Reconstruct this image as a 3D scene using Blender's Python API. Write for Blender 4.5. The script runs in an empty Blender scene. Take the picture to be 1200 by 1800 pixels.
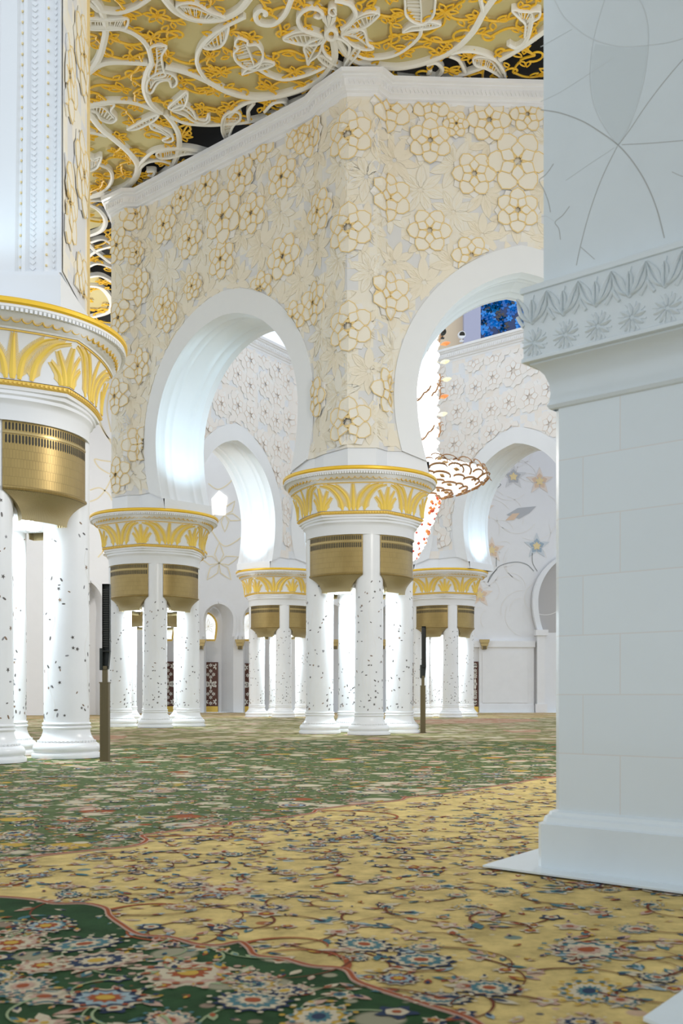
import bpy, math, random
from math import sin, cos, pi, radians, sqrt, atan2, asin
from mathutils import Vector, Matrix

R = random.Random(7)
SC = bpy.context.scene
COL = SC.collection
F_PX, HOR, CX, EYE = 1880.0, 1222.0, 600.0, 1.6      # focal length, horizon, centre column (px), eye height (m)

# ---------------------------------------------------------------- geometry helpers
def P(x, y, Y):
    """point seen at picture position x, y that stands Y metres away"""
    return Vector(((x - CX) * Y / F_PX, Y, EYE + (HOR - y) * Y / F_PX))
def gx(x, Y): return (x - CX) * Y / F_PX
def gz(y, Y): return EYE + (HOR - y) * Y / F_PX
def on_z(x, y, z):
    Y = (z - EYE) * F_PX / (HOR - y)
    return Vector(((x - CX) * Y / F_PX, Y, z))
def on_floor(x, y, z=0.0): return on_z(x, y, z)

def smooth2(pts, n=6, closed=False):
    """Catmull-Rom through 2-D points"""
    m = len(pts)
    if m < 3 and not closed:
        return [tuple(p) for p in pts]
    out = []
    for i in range(m if closed else m - 1):
        if closed:
            p0, p1, p2, p3 = pts[(i - 1) % m], pts[i], pts[(i + 1) % m], pts[(i + 2) % m]
        else:
            p0, p1, p2, p3 = pts[max(i - 1, 0)], pts[i], pts[i + 1], pts[min(i + 2, m - 1)]
        for k in range(n):
            t = k / n
            out.append(tuple(0.5 * ((2 * b) + (-a + c) * t + (2 * a - 5 * b + 4 * c - d) * t * t + (-a + 3 * b - 3 * c + d) * t ** 3)
                             for a, b, c, d in zip(p0, p1, p2, p3)))
    if not closed:
        out.append(tuple(pts[-1]))
    return out

class MB:
    """collects shapes, links them as ONE mesh object"""
    def __init__(s):
        s.v = []; s.f = []; s.m = []; s.uv = []
    def add(s, vs, fs, mat=0, uvs=None):
        b = len(s.v)
        s.v.extend([tuple(v) for v in vs])
        s.uv.extend(uvs if uvs else [(v[0], v[2]) for v in vs])
        for f in fs:
            s.f.append([i + b for i in f]); s.m.append(mat)
    def box(s, x0, x1, y0, y1, z0, z1, mat=0, M=None):
        vs = [Vector((x, y, z)) for z in (z0, z1) for y in (y0, y1) for x in (x0, x1)]
        if M: vs = [M @ v for v in vs]
        s.add(vs, [(0, 2, 3, 1), (4, 5, 7, 6), (0, 1, 5, 4), (2, 6, 7, 3), (0, 4, 6, 2), (1, 3, 7, 5)], mat)
    def lathe(s, prof, n=48, mat=0, a0=0.0, a1=2 * pi, c=(0, 0), rf=None, M=None):
        """prof: (r, z) or (r, z, mat)"""
        full = abs(a1 - a0) > 6.28
        cols = n if full else n + 1
        vs = []; uvs = []
        for p in prof:
            for i in range(cols):
                a = a0 + (a1 - a0) * i / n
                r = p[0] * (rf(a, p) if rf else 1)
                v = Vector((c[0] + r * sin(a), c[1] - r * cos(a), p[1]))
                vs.append(M @ v if M else v); uvs.append((a * 2.3, p[1]))
        for k in range(len(prof) - 1):
            mm = prof[k][2] if len(prof[k]) > 2 else mat
            fs = []
            for i in range(n):
                j = (i + 1) % cols
                fs.append((k * cols + i, k * cols + j, (k + 1) * cols + j, (k + 1) * cols + i))
            b = len(s.v) if k == 0 else b
            if k == 0:
                s.v.extend([tuple(v) for v in vs]); s.uv.extend(uvs)
            for f in fs:
                s.f.append([q + b for q in f]); s.m.append(mm)
    def tube(s, pts, r, n=6, mat=0, closed=False, r1=None):
        pts = [Vector(p) for p in pts]; m = len(pts)
        if m < 2: return
        vs = []; up = Vector((0, 0, 1))
        for i, p in enumerate(pts):
            d = (pts[(i + 1) % m] - pts[i - 1]) if closed else (pts[min(i + 1, m - 1)] - pts[max(i - 1, 0)])
            if d.length < 1e-9: d = Vector((0, 1, 0))
            d.normalize()
            a = d.cross(up)
            if a.length < 1e-3: a = d.cross(Vector((1, 0, 0)))
            a.normalize(); b = a.cross(d)
            rr = r if r1 is None else r + (r1 - r) * i / (m - 1)
            for k in range(n):
                t = 2 * pi * k / n
                vs.append(p + a * (rr * cos(t)) + b * (rr * sin(t)))
        fs = []
        for i in range(m if closed else m - 1):
            j = (i + 1) % m
            for k in range(n):
                l = (k + 1) % n
                fs.append((i * n + k, i * n + l, j * n + l, j * n + k))
        if not closed:
            fs.append(tuple(range(n))); fs.append(tuple(range((m - 1) * n, m * n)))
        s.add(vs, fs, mat)
    def plate(s, pts, F, n0, n1, mat=0, fan=None):
        """flat shape given in 2-D, mapped by F(a, b, n); fan=(a,b): triangles round that point"""
        m = len(pts)
        vs = [F(p[0], p[1], n1) for p in pts] + [F(p[0], p[1], n0) for p in pts]
        fs = [(i, (i + 1) % m, m + (i + 1) % m, m + i) for i in range(m)]
        uv = [(p[0], p[1]) for p in pts] * 2
        if fan:
            vs.append(F(fan[0], fan[1], n1)); uv.append(fan)
            fs += [(i, (i + 1) % m, 2 * m) for i in range(m)]
        else:
            fs.append(tuple(range(m)))
        s.add(vs, fs, mat, uv)
    def band(s, pts, w, F, n0, n1, mat=0, closed=False, taper=None, crown=0.0):
        """ribbon of width w along 2-D points; taper(t) scales the width; crown raises its middle"""
        m = len(pts); L = []; Rr = []
        for i in range(m):
            if closed: p, q = pts[i - 1], pts[(i + 1) % m]
            else: p, q = pts[max(i - 1, 0)], pts[min(i + 1, m - 1)]
            dx, dy = q[0] - p[0], q[1] - p[1]
            l = sqrt(dx * dx + dy * dy) or 1e-9
            ww = w / 2 * (taper(i / (m - 1)) if taper else 1)
            L.append((pts[i][0] - dy / l * ww, pts[i][1] + dx / l * ww))
            Rr.append((pts[i][0] + dy / l * ww, pts[i][1] - dx / l * ww))
        vs = []; uv = []
        for i in range(m):
            vs += [F(*L[i], n0), F(*L[i], n1), F(pts[i][0], pts[i][1], n1 + crown), F(*Rr[i], n1), F(*Rr[i], n0)]
            uv += [L[i], L[i], pts[i][:2], Rr[i], Rr[i]]
        fs = []
        for i in range(m if closed else m - 1):
            j = (i + 1) % m
            for k in range(4):
                fs.append((i * 5 + k, j * 5 + k, j * 5 + k + 1, i * 5 + k + 1))
        if not closed:
            fs.append((0, 1, 2, 3, 4)); e = (m - 1) * 5
            fs.append((e, e + 1, e + 2, e + 3, e + 4))
        s.add(vs, fs, mat, uv)
    def build(s, name, mats, parent=None, smooth=None, loc=None):
        me = bpy.data.meshes.new(name)
        me.from_pydata(s.v, [], s.f)
        for mt in (mats if isinstance(mats, (list, tuple)) else [mats]):
            me.materials.append(mt)
        me.polygons.foreach_set('material_index', s.m)
        uvl = me.uv_layers.new(name='UVMap')
        li = [0] * len(me.loops); me.loops.foreach_get('vertex_index', li)
        flat = []
        for i in li: flat += [s.uv[i][0], s.uv[i][1]]
        uvl.data.foreach_set('uv', flat)
        if smooth is not None:
            me.polygons.foreach_set('use_smooth', [True] * len(me.polygons))
            me.set_sharp_from_angle(angle=radians(smooth))
        me.update()
        o = bpy.data.objects.new(name, me)
        COL.objects.link(o)
        if parent: o.parent = parent
        if loc: o.location = loc
        return o

def tag(o, label=None, cat=None, group=None, kind=None):
    if label: o['label'] = label
    if cat: o['category'] = cat
    if group: o['group'] = group
    if kind: o['kind'] = kind
    return o
def empty(name, loc=(0, 0, 0), rz=0.0):
    o = bpy.data.objects.new(name, None); COL.objects.link(o)
    o.location = loc; o.rotation_euler = (0, 0, rz); o.empty_display_size = .3
    return o
def copy_tree(o, parent=None):
    c = o.copy(); COL.objects.link(c); c.parent = parent
    for ch in list(o.children): copy_tree(ch, c)
    return c

# ---------------------------------------------------------------- materials
def mat(name, col, rough=.5, metal=0.0, emit=None, es=0.0, spec=.5, coat=0.0):
    m = bpy.data.materials.new(name); m.use_nodes = True
    b = m.node_tree.nodes['Principled BSDF']
    b.inputs['Base Color'].default_value = (*col, 1)
    b.inputs['Roughness'].default_value = rough
    b.inputs['Metallic'].default_value = metal
    b.inputs['Specular IOR Level'].default_value = spec
    b.inputs['Coat Weight'].default_value = coat
    if emit:
        b.inputs['Emission Color'].default_value = (*emit, 1)
        b.inputs['Emission Strength'].default_value = es
    return m
class NT:
    def __init__(s, m):
        s.t = m.node_tree; s.b = s.t.nodes['Principled BSDF']
    def n(s, kind, **kw):
        o = s.t.nodes.new(kind)
        for k, v in kw.items():
            if k in o.inputs: o.inputs[k].default_value = v
            else: setattr(o, k, v)
        return o
    def l(s, a, b): s.t.links.new(a, b)
    def ramp(s, fac, stops, interp='LINEAR'):
        r = s.t.nodes.new('ShaderNodeValToRGB'); r.color_ramp.interpolation = interp
        e = r.color_ramp.elements
        while len(e) < len(stops): e.new(0.5)
        for el, (p, c) in zip(e, stops):
            el.position = p; el.color = (*c, 1)
        s.l(fac, r.inputs['Fac']); return r.outputs['Color']
    def mix(s, fac, a, b, mode='MIX'):
        x = s.t.nodes.new('ShaderNodeMix'); x.data_type = 'RGBA'; x.blend_type = mode
        for sock, val in ((x.inputs[0], fac), (x.inputs[6], a), (x.inputs[7], b)):
            if isinstance(val, (int, float)): sock.default_value = val
            elif isinstance(val, tuple): sock.default_value = (*val, 1)
            else: s.l(val, sock)
        return x.outputs[2]
    def bump(s, h, strength=.2, dist=.02):
        b = s.n('ShaderNodeBump', Strength=strength, Distance=dist)
        s.l(h, b.inputs['Height']); s.l(b.outputs['Normal'], s.b.inputs['Normal'])

def marble(name, col, rough, var=.03, scale=1.2, coat=0.0):
    m = mat(name, col, rough, coat=coat); t = NT(m)
    tc = t.n('ShaderNodeTexCoord')
    n1 = t.n('ShaderNodeTexNoise', Scale=scale, Detail=6.0, Roughness=.6); t.l(tc.outputs['Object'], n1.inputs['Vector'])
    c = t.ramp(n1.outputs['Fac'], [(.3, tuple(x * (1 - var) for x in col)), (.7, tuple(min(1, x * (1 + var * .5)) for x in col))])
    t.l(c, t.b.inputs['Base Color'])
    return m

M = {}
M['marble'] = marble('white_marble', (.83, .825, .83), .28)
M['plaster'] = marble('white_plaster', (.80, .80, .81), .55, .015)
M['arch'] = marble('white_arch_stone', (.80, .81, .825), .42, .012)
M['pearl'] = mat('pearl_petal', (.83, .79, .71), .45)
M['cream'] = mat('cream_relief', (.80, .66, .44), .55)
M['cream2'] = mat('pale_cream_relief', (.845, .79, .68), .55)
M['cream_in'] = mat('blush_relief', (.82, .775, .73), .55)
M['white_relief'] = mat('white_relief', (.82, .80, .77), .5)
M['goldline'] = mat('ochre_line', (.82, .62, .29), .5)
M['pinkline'] = mat('dusty_pink_line', (.78, .66, .57), .55)
M['gold'] = mat('gold_leaf', (.86, .53, .03), .38, .25)
M['goldpaint'] = mat('gold_paint_relief', (.83, .55, .10), .5, .1)
M['frond'] = mat('frond_gold', (.85, .59, .09), .55, .05)
M['leafline'] = mat('leaf_vein', (.82, .75, .61), .6)
M['barb'] = mat('frond_barb_gold', (.82, .61, .22), .55)
M['softgold'] = mat('soft_gold_paint', (.80, .64, .34), .55)
M['vine'] = mat('amber_tracery', (.86, .51, .025), .45)
M['khaki'] = mat('khaki_panel', (.62, .54, .27), .7)
M['black'] = mat('black_recess', (.012, .012, .012), .8)
M['scroll'] = mat('ivory_scroll', (.86, .835, .77), .5)
M['dark'] = mat('dark_slot', (.02, .018, .012), .6)
M['bronze_dark'] = mat('dark_bronze', (.15, .115, .055), .45, .4)
M['blackmetal'] = mat('black_green_metal', (.022, .026, .02), .45)
M['stem'] = mat('grey_line', (.30, .31, .31), .4)
M['stem_faint'] = mat('faint_grey_line', (.62, .66, .665), .35)
M['stem_mid'] = mat('soft_grey_line', (.42, .43, .41), .35)
M['inlay_dark'] = mat('dark_shell_inlay', (.10, .085, .075), .35)
M['inlay_mid'] = mat('grey_shell_inlay', (.26, .25, .26), .3)
M['inlay_brown'] = mat('brown_shell_inlay', (.24, .15, .09), .35)

def bronze():
    m = mat('brass_grille', (.36, .26, .10), .38, .55); t = NT(m)
    uv = t.n('ShaderNodeUVMap')
    br = t.n('ShaderNodeTexBrick', Scale=1.0); br.offset = .5
    br.inputs['Color1'].default_value = (.34, .235, .08, 1); br.inputs['Color2'].default_value = (.29, .20, .065, 1)
    br.inputs['Mortar'].default_value = (.20, .14, .05, 1); br.inputs['Mortar Size'].default_value = .008
    br.inputs['Brick Width'].default_value = .075; br.inputs['Row Height'].default_value = .21
    t.l(uv.outputs['UV'], br.inputs['Vector'])
    n = t.n('ShaderNodeTexNoise', Scale=1.3, Detail=3.0); t.l(uv.outputs['UV'], n.inputs['Vector'])
    c = t.mix(n.outputs['Fac'], br.outputs['Color'], (.38, .27, .10))
    t.l(c, t.b.inputs['Base Color']); t.bump(br.outputs['Fac'], .35, -.01)
    return m
M['bronze'] = bronze()
M['bronze_plain'] = mat('satin_brass', (.42, .31, .13), .32, .6)
def ribbed():
    m = mat('ribbed_brass', (.43, .33, .16), .34, .55); t = NT(m)
    uv = t.n('ShaderNodeUVMap')
    w = t.n('ShaderNodeTexWave', Scale=5.2, Distortion=0.0); t.l(uv.outputs['UV'], w.inputs['Vector'])
    t.bump(w.outputs['Fac'], .5, .02)
    c = t.mix(w.outputs['Fac'], (.34, .26, .12), (.50, .40, .21)); t.l(c, t.b.inputs['Base Color'])
    return m
M['ribbed'] = ribbed()

def wall_pattern(name, cream, pale, grey, white):
    """soft cream leaf pattern with scattered grey square patches, as painted on the plaster"""
    m = mat(name, cream, .6); t = NT(m)
    uv = t.n('ShaderNodeUVMap')
    def cells(scale, off):
        mp = t.n('ShaderNodeMapping'); mp.inputs['Scale'].default_value = (scale, scale, scale); mp.inputs['Location'].default_value = off
        t.l(uv.outputs['UV'], mp.inputs['Vector'])
        fl = t.n('ShaderNodeVectorMath', operation='FLOOR'); t.l(mp.outputs['Vector'], fl.inputs[0])
        wn = t.n('ShaderNodeTexWhiteNoise', noise_dimensions='3D'); t.l(fl.outputs['Vector'], wn.inputs['Vector'])
        return wn.outputs['Value']
    a = cells(1.75, (0, 0, 0)); b = cells(1.75, (.5, .5, 3)); c3 = cells(3.4, (.2, .1, 5))
    v = t.n('ShaderNodeTexVoronoi', Scale=1.15); v.feature = 'F1'; t.l(uv.outputs['UV'], v.inputs['Vector'])
    n = t.n('ShaderNodeTexNoise', Scale=2.2, Detail=4.0, Roughness=.65); t.l(uv.outputs['UV'], n.inputs['Vector'])
    base = t.ramp(n.outputs['Fac'], [(.32, white), (.5, pale), (.68, cream)])
    base = t.mix(t.ramp(v.outputs['Distance'], [(.15, (0, 0, 0)), (.6, (.55, .55, .55))]), base, cream)
    base = t.mix(t.ramp(c3, [(.0, (.5, .5, .5)), (.3, (0, 0, 0))], 'CONSTANT'), base, pale)
    g = t.ramp(a, [(0, (.85, .85, .85)), (.36, (0, 0, 0))], 'CONSTANT')
    base = t.mix(g, base, grey)
    g2 = t.ramp(b, [(0, (.6, .6, .6)), (.10, (0, 0, 0))], 'CONSTANT')
    base = t.mix(g2, base, grey)
    t.l(base, t.b.inputs['Base Color'])
    return m
M['floral'] = wall_pattern('cream_floral_wall', (.83, .755, .60), (.83, .795, .72), (.69, .695, .72), (.83, .815, .79))
M['floral_in'] = wall_pattern('pale_floral_wall', (.81, .74, .66), (.81, .77, .73), (.74, .76, .79), (.82, .81, .80))

def tiles(name, c1, c2, joint, rough):
    m = mat(name, c1, rough, coat=.25); t = NT(m)
    uv = t.n('ShaderNodeUVMap')
    br = t.n('ShaderNodeTexBrick', Scale=1.0); br.offset = .37
    br.inputs['Color1'].default_value = (*c1, 1); br.inputs['Color2'].default_value = (*c2, 1); br.inputs['Mortar'].default_value = (*joint, 1)
    br.inputs['Mortar Size'].default_value = .005; br.inputs['Brick Width'].default_value = .98; br.inputs['Row Height'].default_value = .53
    br.inputs['Mortar Smooth'].default_value = .2
    t.l(uv.outputs['UV'], br.inputs['Vector'])
    n = t.n('ShaderNodeTexNoise', Scale=1.6, Detail=7.0, Roughness=.6); t.l(uv.outputs['UV'], n.inputs['Vector'])
    c = t.mix(t.ramp(n.outputs['Fac'], [(.35, (0, 0, 0)), (.75, (.10, .10, .10))]), br.outputs['Color'], (.62, .66, .66))
    t.l(c, t.b.inputs['Base Color'])
    return m
M['tile'] = tiles('polished_marble_slabs', (.74, .80, .825), (.715, .775, .80), (.70, .69, .67), .22)
M['slab'] = marble('polished_marble', (.735, .795, .82), .22, .03, 1.6)
M['lens'] = mat('mother_of_pearl', (.66, .72, .74), .18)
POW = dict(down=420, up=800, world=1.25, world_col=(.86, .95, 1.04), chand=2500, aisle=3200, side=5000, exp=0.0)
# ---------------------------------------------------------------- clusters of four pillars under one capital
HEX = pi / 3
def hexr(a, rnd):
    """radius factor of a hexagon with corners at a = 0, 60, ...; rnd 1 = circle"""
    d = (a + HEX / 2) % HEX - HEX / 2
    h = cos(HEX / 2) / cos(HEX / 2 - abs(d))
    return rnd + (1 - rnd) * h
def bell_r(a, z):
    t = min(1, max(0, (z - 8.93) / (10.02 - 8.93)))
    return (2.56 + .26 * t ** 2.2) * (.35 + .65 * hexr(a, 0) / 1.0) * 1.035
def FB(u, z, n):
    a = u / 2.6; r = bell_r(a, z) + n
    return Vector((r * sin(a), -r * cos(a), z))

def make_capital(parent):
    mb = MB()
    def ring(prof):
        mb.lathe([(p[0], p[1], 0, p[2]) for p in prof], 96, 0, rf=lambda a, p: p[3] + (1 - p[3]) * (.35 + .65 * hexr(a, 0)) * 1.035 if p[3] < 1 else 1)
    ring([(0.2, 10.56, 1), (3.0, 10.56, 1), (3.0, 10.43, 1)])
    ring([(3.18, 10.43, 1), (3.20, 10.36, 1), (3.10, 10.27, .9), (3.08, 10.22, .7), (2.98, 10.14, .4), (2.96, 10.10, .3), (2.88, 10.06, 0), (2.86, 10.02, 0),
          (2.82, 10.02, 0)] + [(2.56 + .26 * ((1 - k / 10)) ** 2.2, 10.02 - 1.09 * k / 10, 0) for k in range(11)])
    ring([(2.50, 8.80, 0), (2.50, 8.72, 0), (2.44, 8.70, .2), (2.44, 8.62, .4), (2.38, 8.58, .6), (2.38, 8.50, .8), (2.33, 8.46, 1), (2.30, 8.41, 1), (2.28, 8.36, 1), (2.28, 8.02, 1), (1.5, 8.02, 1)])
    # carved beads and scallops under the rim
    for k in range(190):
        a = 2 * pi * k / 190
        Rm = Matrix.Rotation(a, 4, 'Z') @ Matrix.Translation((0, -3.17, 10.31))
        mb.box(-.03, .03, -.018, .06, -.04, .04, 0, Rm)
    cap = mb.build('capital', [M['plaster']], parent, 40)
    rim = MB()
    rim.lathe([(3.02, 10.575), (3.2, 10.575), (3.236, 10.54), (3.236, 10.46), (3.19, 10.425), (3.02, 10.425)], 96)
    rim.build('rim', M['gold'], cap, 30)
    sc = MB()
    for k in range(78):
        a = 2 * pi * (k + .5) / 78
        def Fs(u, z, n, a=a):
            b = a + u / 3.0; r = (2.99 + .45 * (z - 10.14)) * (.7 + .3 * (.35 + .65 * hexr(b, 0)) * 1.035) + n
            return Vector((r * sin(b), -r * cos(b), z))
        sc.band([(.11 * cos(pi * t / 6), 10.19 - .085 * sin(pi * t / 6)) for t in range(7)], .014, Fs, -.03, .022, 0)
    def Ft(u, z, n):
        a = u / 2.6; r = bell_r(a, 10.0) + n
        return Vector((r * sin(a), -r * cos(a), z))
    sc.band([(2.6 * 2 * pi * k / 96, 9.995) for k in range(97)], .03, Ft, -.02, .03, 0)
    sc.build('scallop_line', M['goldpaint'], cap)
    bead = MB()
    bead.lathe([(2.50, 8.80, 0), (2.545, 8.82, 0), (2.56, 8.87, 0), (2.545, 8.92, 0), (2.52, 8.93, 0)], 96, rf=lambda a, p: (.35 + .65 * hexr(a, 0)) * 1.035)
    for k in range(150):
        a = 2 * pi * k / 150; r = 2.55 * (.35 + .65 * hexr(a, 0)) * 1.035
        Rm = Matrix.Rotation(a, 4, 'Z') @ Matrix.Translation((0, -r, 8.865))
        bead.box(-.028, .028, -.03, .04, -.03, .03, 0, Rm)
    bead.build('beaded_ring', M['goldpaint'], cap)
    # palm fronds in gold relief
    def blade(mb, pts, w, barbs=True):
        pts = smooth2(pts, 14)
        mb.band(pts, w, FB, -.02, .02, 0, taper=lambda t: max(.12, (1 - t) ** .8 * (.55 + .45 * min(1, t * 6))), crown=.02)
        if barbs:
            for i in range(2, len(pts) - 2, 1):
                p, q = pts[i], pts[i + 1]
                dx, dz = q[0] - p[0], q[1] - p[1]; l = sqrt(dx * dx + dz * dz) or 1
                dx /= l; dz /= l; s = w * .8 * (1 - i / len(pts)) + .05
                for sg in (1, -1):
                    e = (p[0] + dx * s * .9 - dz * s * sg, p[1] + dz * s * .9 + dx * s * sg)
                    if e[1] < 9.98: mb.band([p, e], .038, FB, -.02, .012, 1, taper=lambda t: 1 - .7 * t)
    big = 2.6 * HEX / 2
    for k in range(6):
        c0 = 2.6 * HEX * k
        fr = MB(); c = c0 + big; z0 = 8.95
        blade(fr, [(c, z0), (c, 9.5), (c, 9.97)], .20)
        for sg in (1, -1):
            blade(fr, [(c + .16 * sg, z0), (c + .27 * sg, 9.45), (c + .62 * sg, 9.84), (c + .98 * sg, 9.97)], .165)
            blade(fr, [(c + .46 * sg, z0), (c + .58 * sg, 9.4), (c + .9 * sg, 9.8), (c + 1.27 * sg, 9.93)], .165)
        fr.build('palm_frond', [M['frond'], M['barb']], cap)
        fr = MB(); c = c0
        blade(fr, [(c, z0), (c, 9.4), (c, 9.83)], .20)
        for sg in (1, -1):
            blade(fr, [(c + .10 * sg, z0), (c + .14 * sg, 9.3), (c + .33 * sg, 9.72)], .155)
            blade(fr, [(c + .19 * sg, z0), (c + .24 * sg, 9.2), (c + .46 * sg, 9.46)], .135)
        fr.build('small_palm_frond', [M['frond'], M['barb']], cap)
    return cap

SH_R, SH_D = .57, 1.71
def make_shaft(parent, ang, seed):
    rr = random.Random(seed)
    cx, cy = SH_D * sin(ang), -SH_D * cos(ang)
    mb = MB()
    mb.lathe([(SH_R, .84), (SH_R, 4.5), (SH_R, 8.2)], 40, c=(cx, cy))
    cols = (1, 1, 2, 3)
    def Fs(u, z, n):
        a = u / SH_R
        return Vector((cx + (SH_R + n) * sin(a), cy - (SH_R + n) * cos(a), z))
    for k in range(125):
        z = 1.0 + 5.4 * rr.random() ** 1.8; u = rr.random() * 2 * pi * SH_R; t = rr.random() * 6.28
        m = rr.choice(cols); q = rr.random()
        if q < .36:
            s = rr.uniform(.04, .066); pts = []
            for i in range(10):
                r = s if i % 2 == 0 else s * .42
                pts.append((u + r * cos(t + i * pi / 5), z + r * sin(t + i * pi / 5)))
        else:
            l = rr.uniform(.035, .062); w = l * .42; pts = []
            for i in range(8):
                a = i * pi / 4; x, y = l * cos(a), w * sin(a)
                pts.append((u + x * cos(t) - y * sin(t), z + x * sin(t) + y * cos(t)))
        mb.plate(pts, Fs, -.002, .004, m, fan=(u, z))
    for k in range(7):                                   # thin engraved stalks
        u = rr.random() * 2 * pi * SH_R; z = 1.0; pts = []
        ph = rr.random() * 6
        for i in range(26):
            pts.append((u + .13 * sin(ph + i * .45) + .04 * sin(i), z + i * .17))
        mb.band(pts, .012, Fs, -.001, .003, 4)
    sh = mb.build('shaft', [M['marble'], M['inlay_dark'], M['inlay_mid'], M['inlay_brown'], M['white_relief']], parent, 40)
    b = MB()
    b.lathe([(.57, .90), (.60, .89), (.615, .86), (.60, .83), (.575, .82), (.60, .80), (.625, .765), (.60, .73), (.585, .715), (.59, .66), (.62, .56), (.665, .48), (.70, .44),
             (.715, .415), (.70, .395), (.74, .385), (.80, .35), (.835, .29), (.845, .23), (.83, .18), (.80, .15), (.80, .13), (.86, .11), (.875, .07), (.87, .0), (0.1, .0)], 48, c=(cx, cy))
    for k in range(44):
        a = 2 * pi * k / 44
        Rm = Matrix.Translation((cx, cy, 0)) @ Matrix.Rotation(a, 4, 'Z') @ Matrix.Translation((0, -.712, .415))
        b.box(-.03, .03, -.022, .03, -.025, .025, 0, Rm)
    b.build('base', M['marble'], sh, 35)
    return sh

def make_vent(parent, am):
    """brass air grille between two shafts, centred on angle am"""
    h = radians(35.5); v = MB(); r0 = 2.215
    prof = [(r0 - .12, 8.14), (r0 + .045, 8.14), (r0 + .045, 8.07), (r0, 8.06), (r0, 6.50), (r0 + .03, 6.49), (r0 + .045, 6.45), (r0 + .03, 6.41), (r0 - .02, 6.40)]
    v.lathe([(p[0], p[1]) for p in prof], 28, 0, am - h, am + h)
    for sg in (-1, 1):                                  # side returns
        a = am + sg * h
        vs = [Vector((r * sin(a), -r * cos(a), z)) for r, z in ((1.75, 6.4), (r0, 6.4), (r0, 8.14), (1.75, 8.14))]
        v.add(vs, [(0, 1, 2, 3)], 0)
    def Fv(u, z, n):
        a = am + u / r0
        return Vector(((r0 + n) * sin(a), -(r0 + n) * cos(a), z))
    for z0, z1 in ((7.80, 7.99), (7.49, 7.71)):
        nslot = 34
        for k in range(nslot):
            u = r0 * h * 1.94 * ((k + .5) / nslot - .5); w = .021
            zz = [(u - w, z0 + .03), (u, z0), (u + w, z0 + .03), (u + w, z1 - .03), (u, z1), (u - w, z1 - .03)]
            v.plate(zz, Fv, -.01, .004, 1)
    v.band([(r0 * h * (k / 14 - 1), 7.755) for k in range(29)], .05, Fv, -.01, .014, 2)
    ob = v.build('air_grille', [M['bronze'], M['dark'], M['bronze_plain']], parent, 35)
    hd = MB(); n = 24; rows = 10; vs = []; uvs = []
    for j in range(rows + 1):
        t = j / rows; z = 6.40 - .64 * t
        g = 1 - (1 - t) ** 2.1                            # concave flare
        hh = h - (h - radians(21.5)) * g; rr = r0 - .30 * g
        for i in range(n + 1):
            a = am + hh * (2 * i / n - 1)
            vs.append((rr * sin(a), -rr * cos(a), z)); uvs.append((2.2 * (2 * i / n - 1), z))
    fs = [(j * (n + 1) + i, j * (n + 1) + i + 1, (j + 1) * (n + 1) + i + 1, (j + 1) * (n + 1) + i) for j in range(rows) for i in range(n)]
    hd.add(vs, fs, 0, uvs)
    for i0 in (0, n):                                    # closed cheeks
        for j in range(rows):
            p, q = Vector(vs[j * (n + 1) + i0]), Vector(vs[(j + 1) * (n + 1) + i0])
            hd.add([p, q, q * .86 + Vector((0, 0, q.z * .14)), p * .86 + Vector((0, 0, p.z * .14))], [(0, 1, 2, 3)], 0)
    hd.build('grille_hood', M['ribbed'], ob, 50)
    return ob

def make_cluster(big_deg):
    root = empty('pillar_cluster')
    cap = make_capital(root)
    cap.rotation_euler.z = radians(big_deg) + HEX / 2     # big frond faces this way
    for k in range(4):
        make_shaft(root, radians(11.5) + k * pi / 2, 20 + k)
        make_vent(root, radians(56.5) + k * pi / 2)
    sf = MB()
    sf.lathe([(.15, 5.93), (1.7, 5.93), (1.72, 5.98), (1.72, 8.1), (.15, 8.1)], 48)
    sf.build('light_soffit', M['plaster'], root, 40)
    lens_ = mat('lamp_lens', (1, 1, 1), .3, emit=(.85, .95, 1), es=12)
    for k in range(4):
        a = radians(56.5) + k * pi / 2; lp = MB()
        lp.lathe([(.05, 5.90), (.16, 5.90), (.18, 5.935), (.05, 5.94)], 16, c=(1.15 * sin(a), -1.15 * cos(a)))
        lp.build('downlight', lens_, root)
    return root

CL = {'C': (.77, 44.94), 'LM': (-9.51, 54.4), 'NL': (-8.71, 27.05), 'BL': (-11.64, 66.9), 'FM': (-4.51, 78.5), 'FR': (7.50, 78.5)}
ORI = {'C': -7, 'FM': -7, 'BL': -7, 'LM': 26, 'NL': 26, 'FR': 26}
LAB = {'C': 'large pillar cluster with palm capital in the centre, where both big arches meet',
       'LM': 'middle-sized pillar cluster with palm capital, below the left end of the left arch',
       'NL': 'nearest and largest pillar cluster with palm capital, cut off by the left edge',
       'BL': 'pillar cluster mostly hidden, glimpsed between the shafts of the left middle cluster',
       'FM': 'far small pillar cluster seen between the left middle cluster and the central one',
       'FR': 'far small pillar cluster to the right of the central one, behind the slim loudspeaker'}
def lamp(name, kind, loc, energy, col, size=.3, rot=(0, 0, 0), spot=None):
    l = bpy.data.lights.new(name, kind); l.energy = energy; l.color = col
    if kind == 'AREA': l.shape = 'DISK'; l.size = size
    else: l.shadow_soft_size = size
    if kind == 'SPOT': l.spot_size = radians(spot or 90); l.spot_blend = .8
    o = bpy.data.objects.new(name, l); COL.objects.link(o); o.location = loc; o.rotation_euler = rot
    return o
proto = {}
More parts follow.
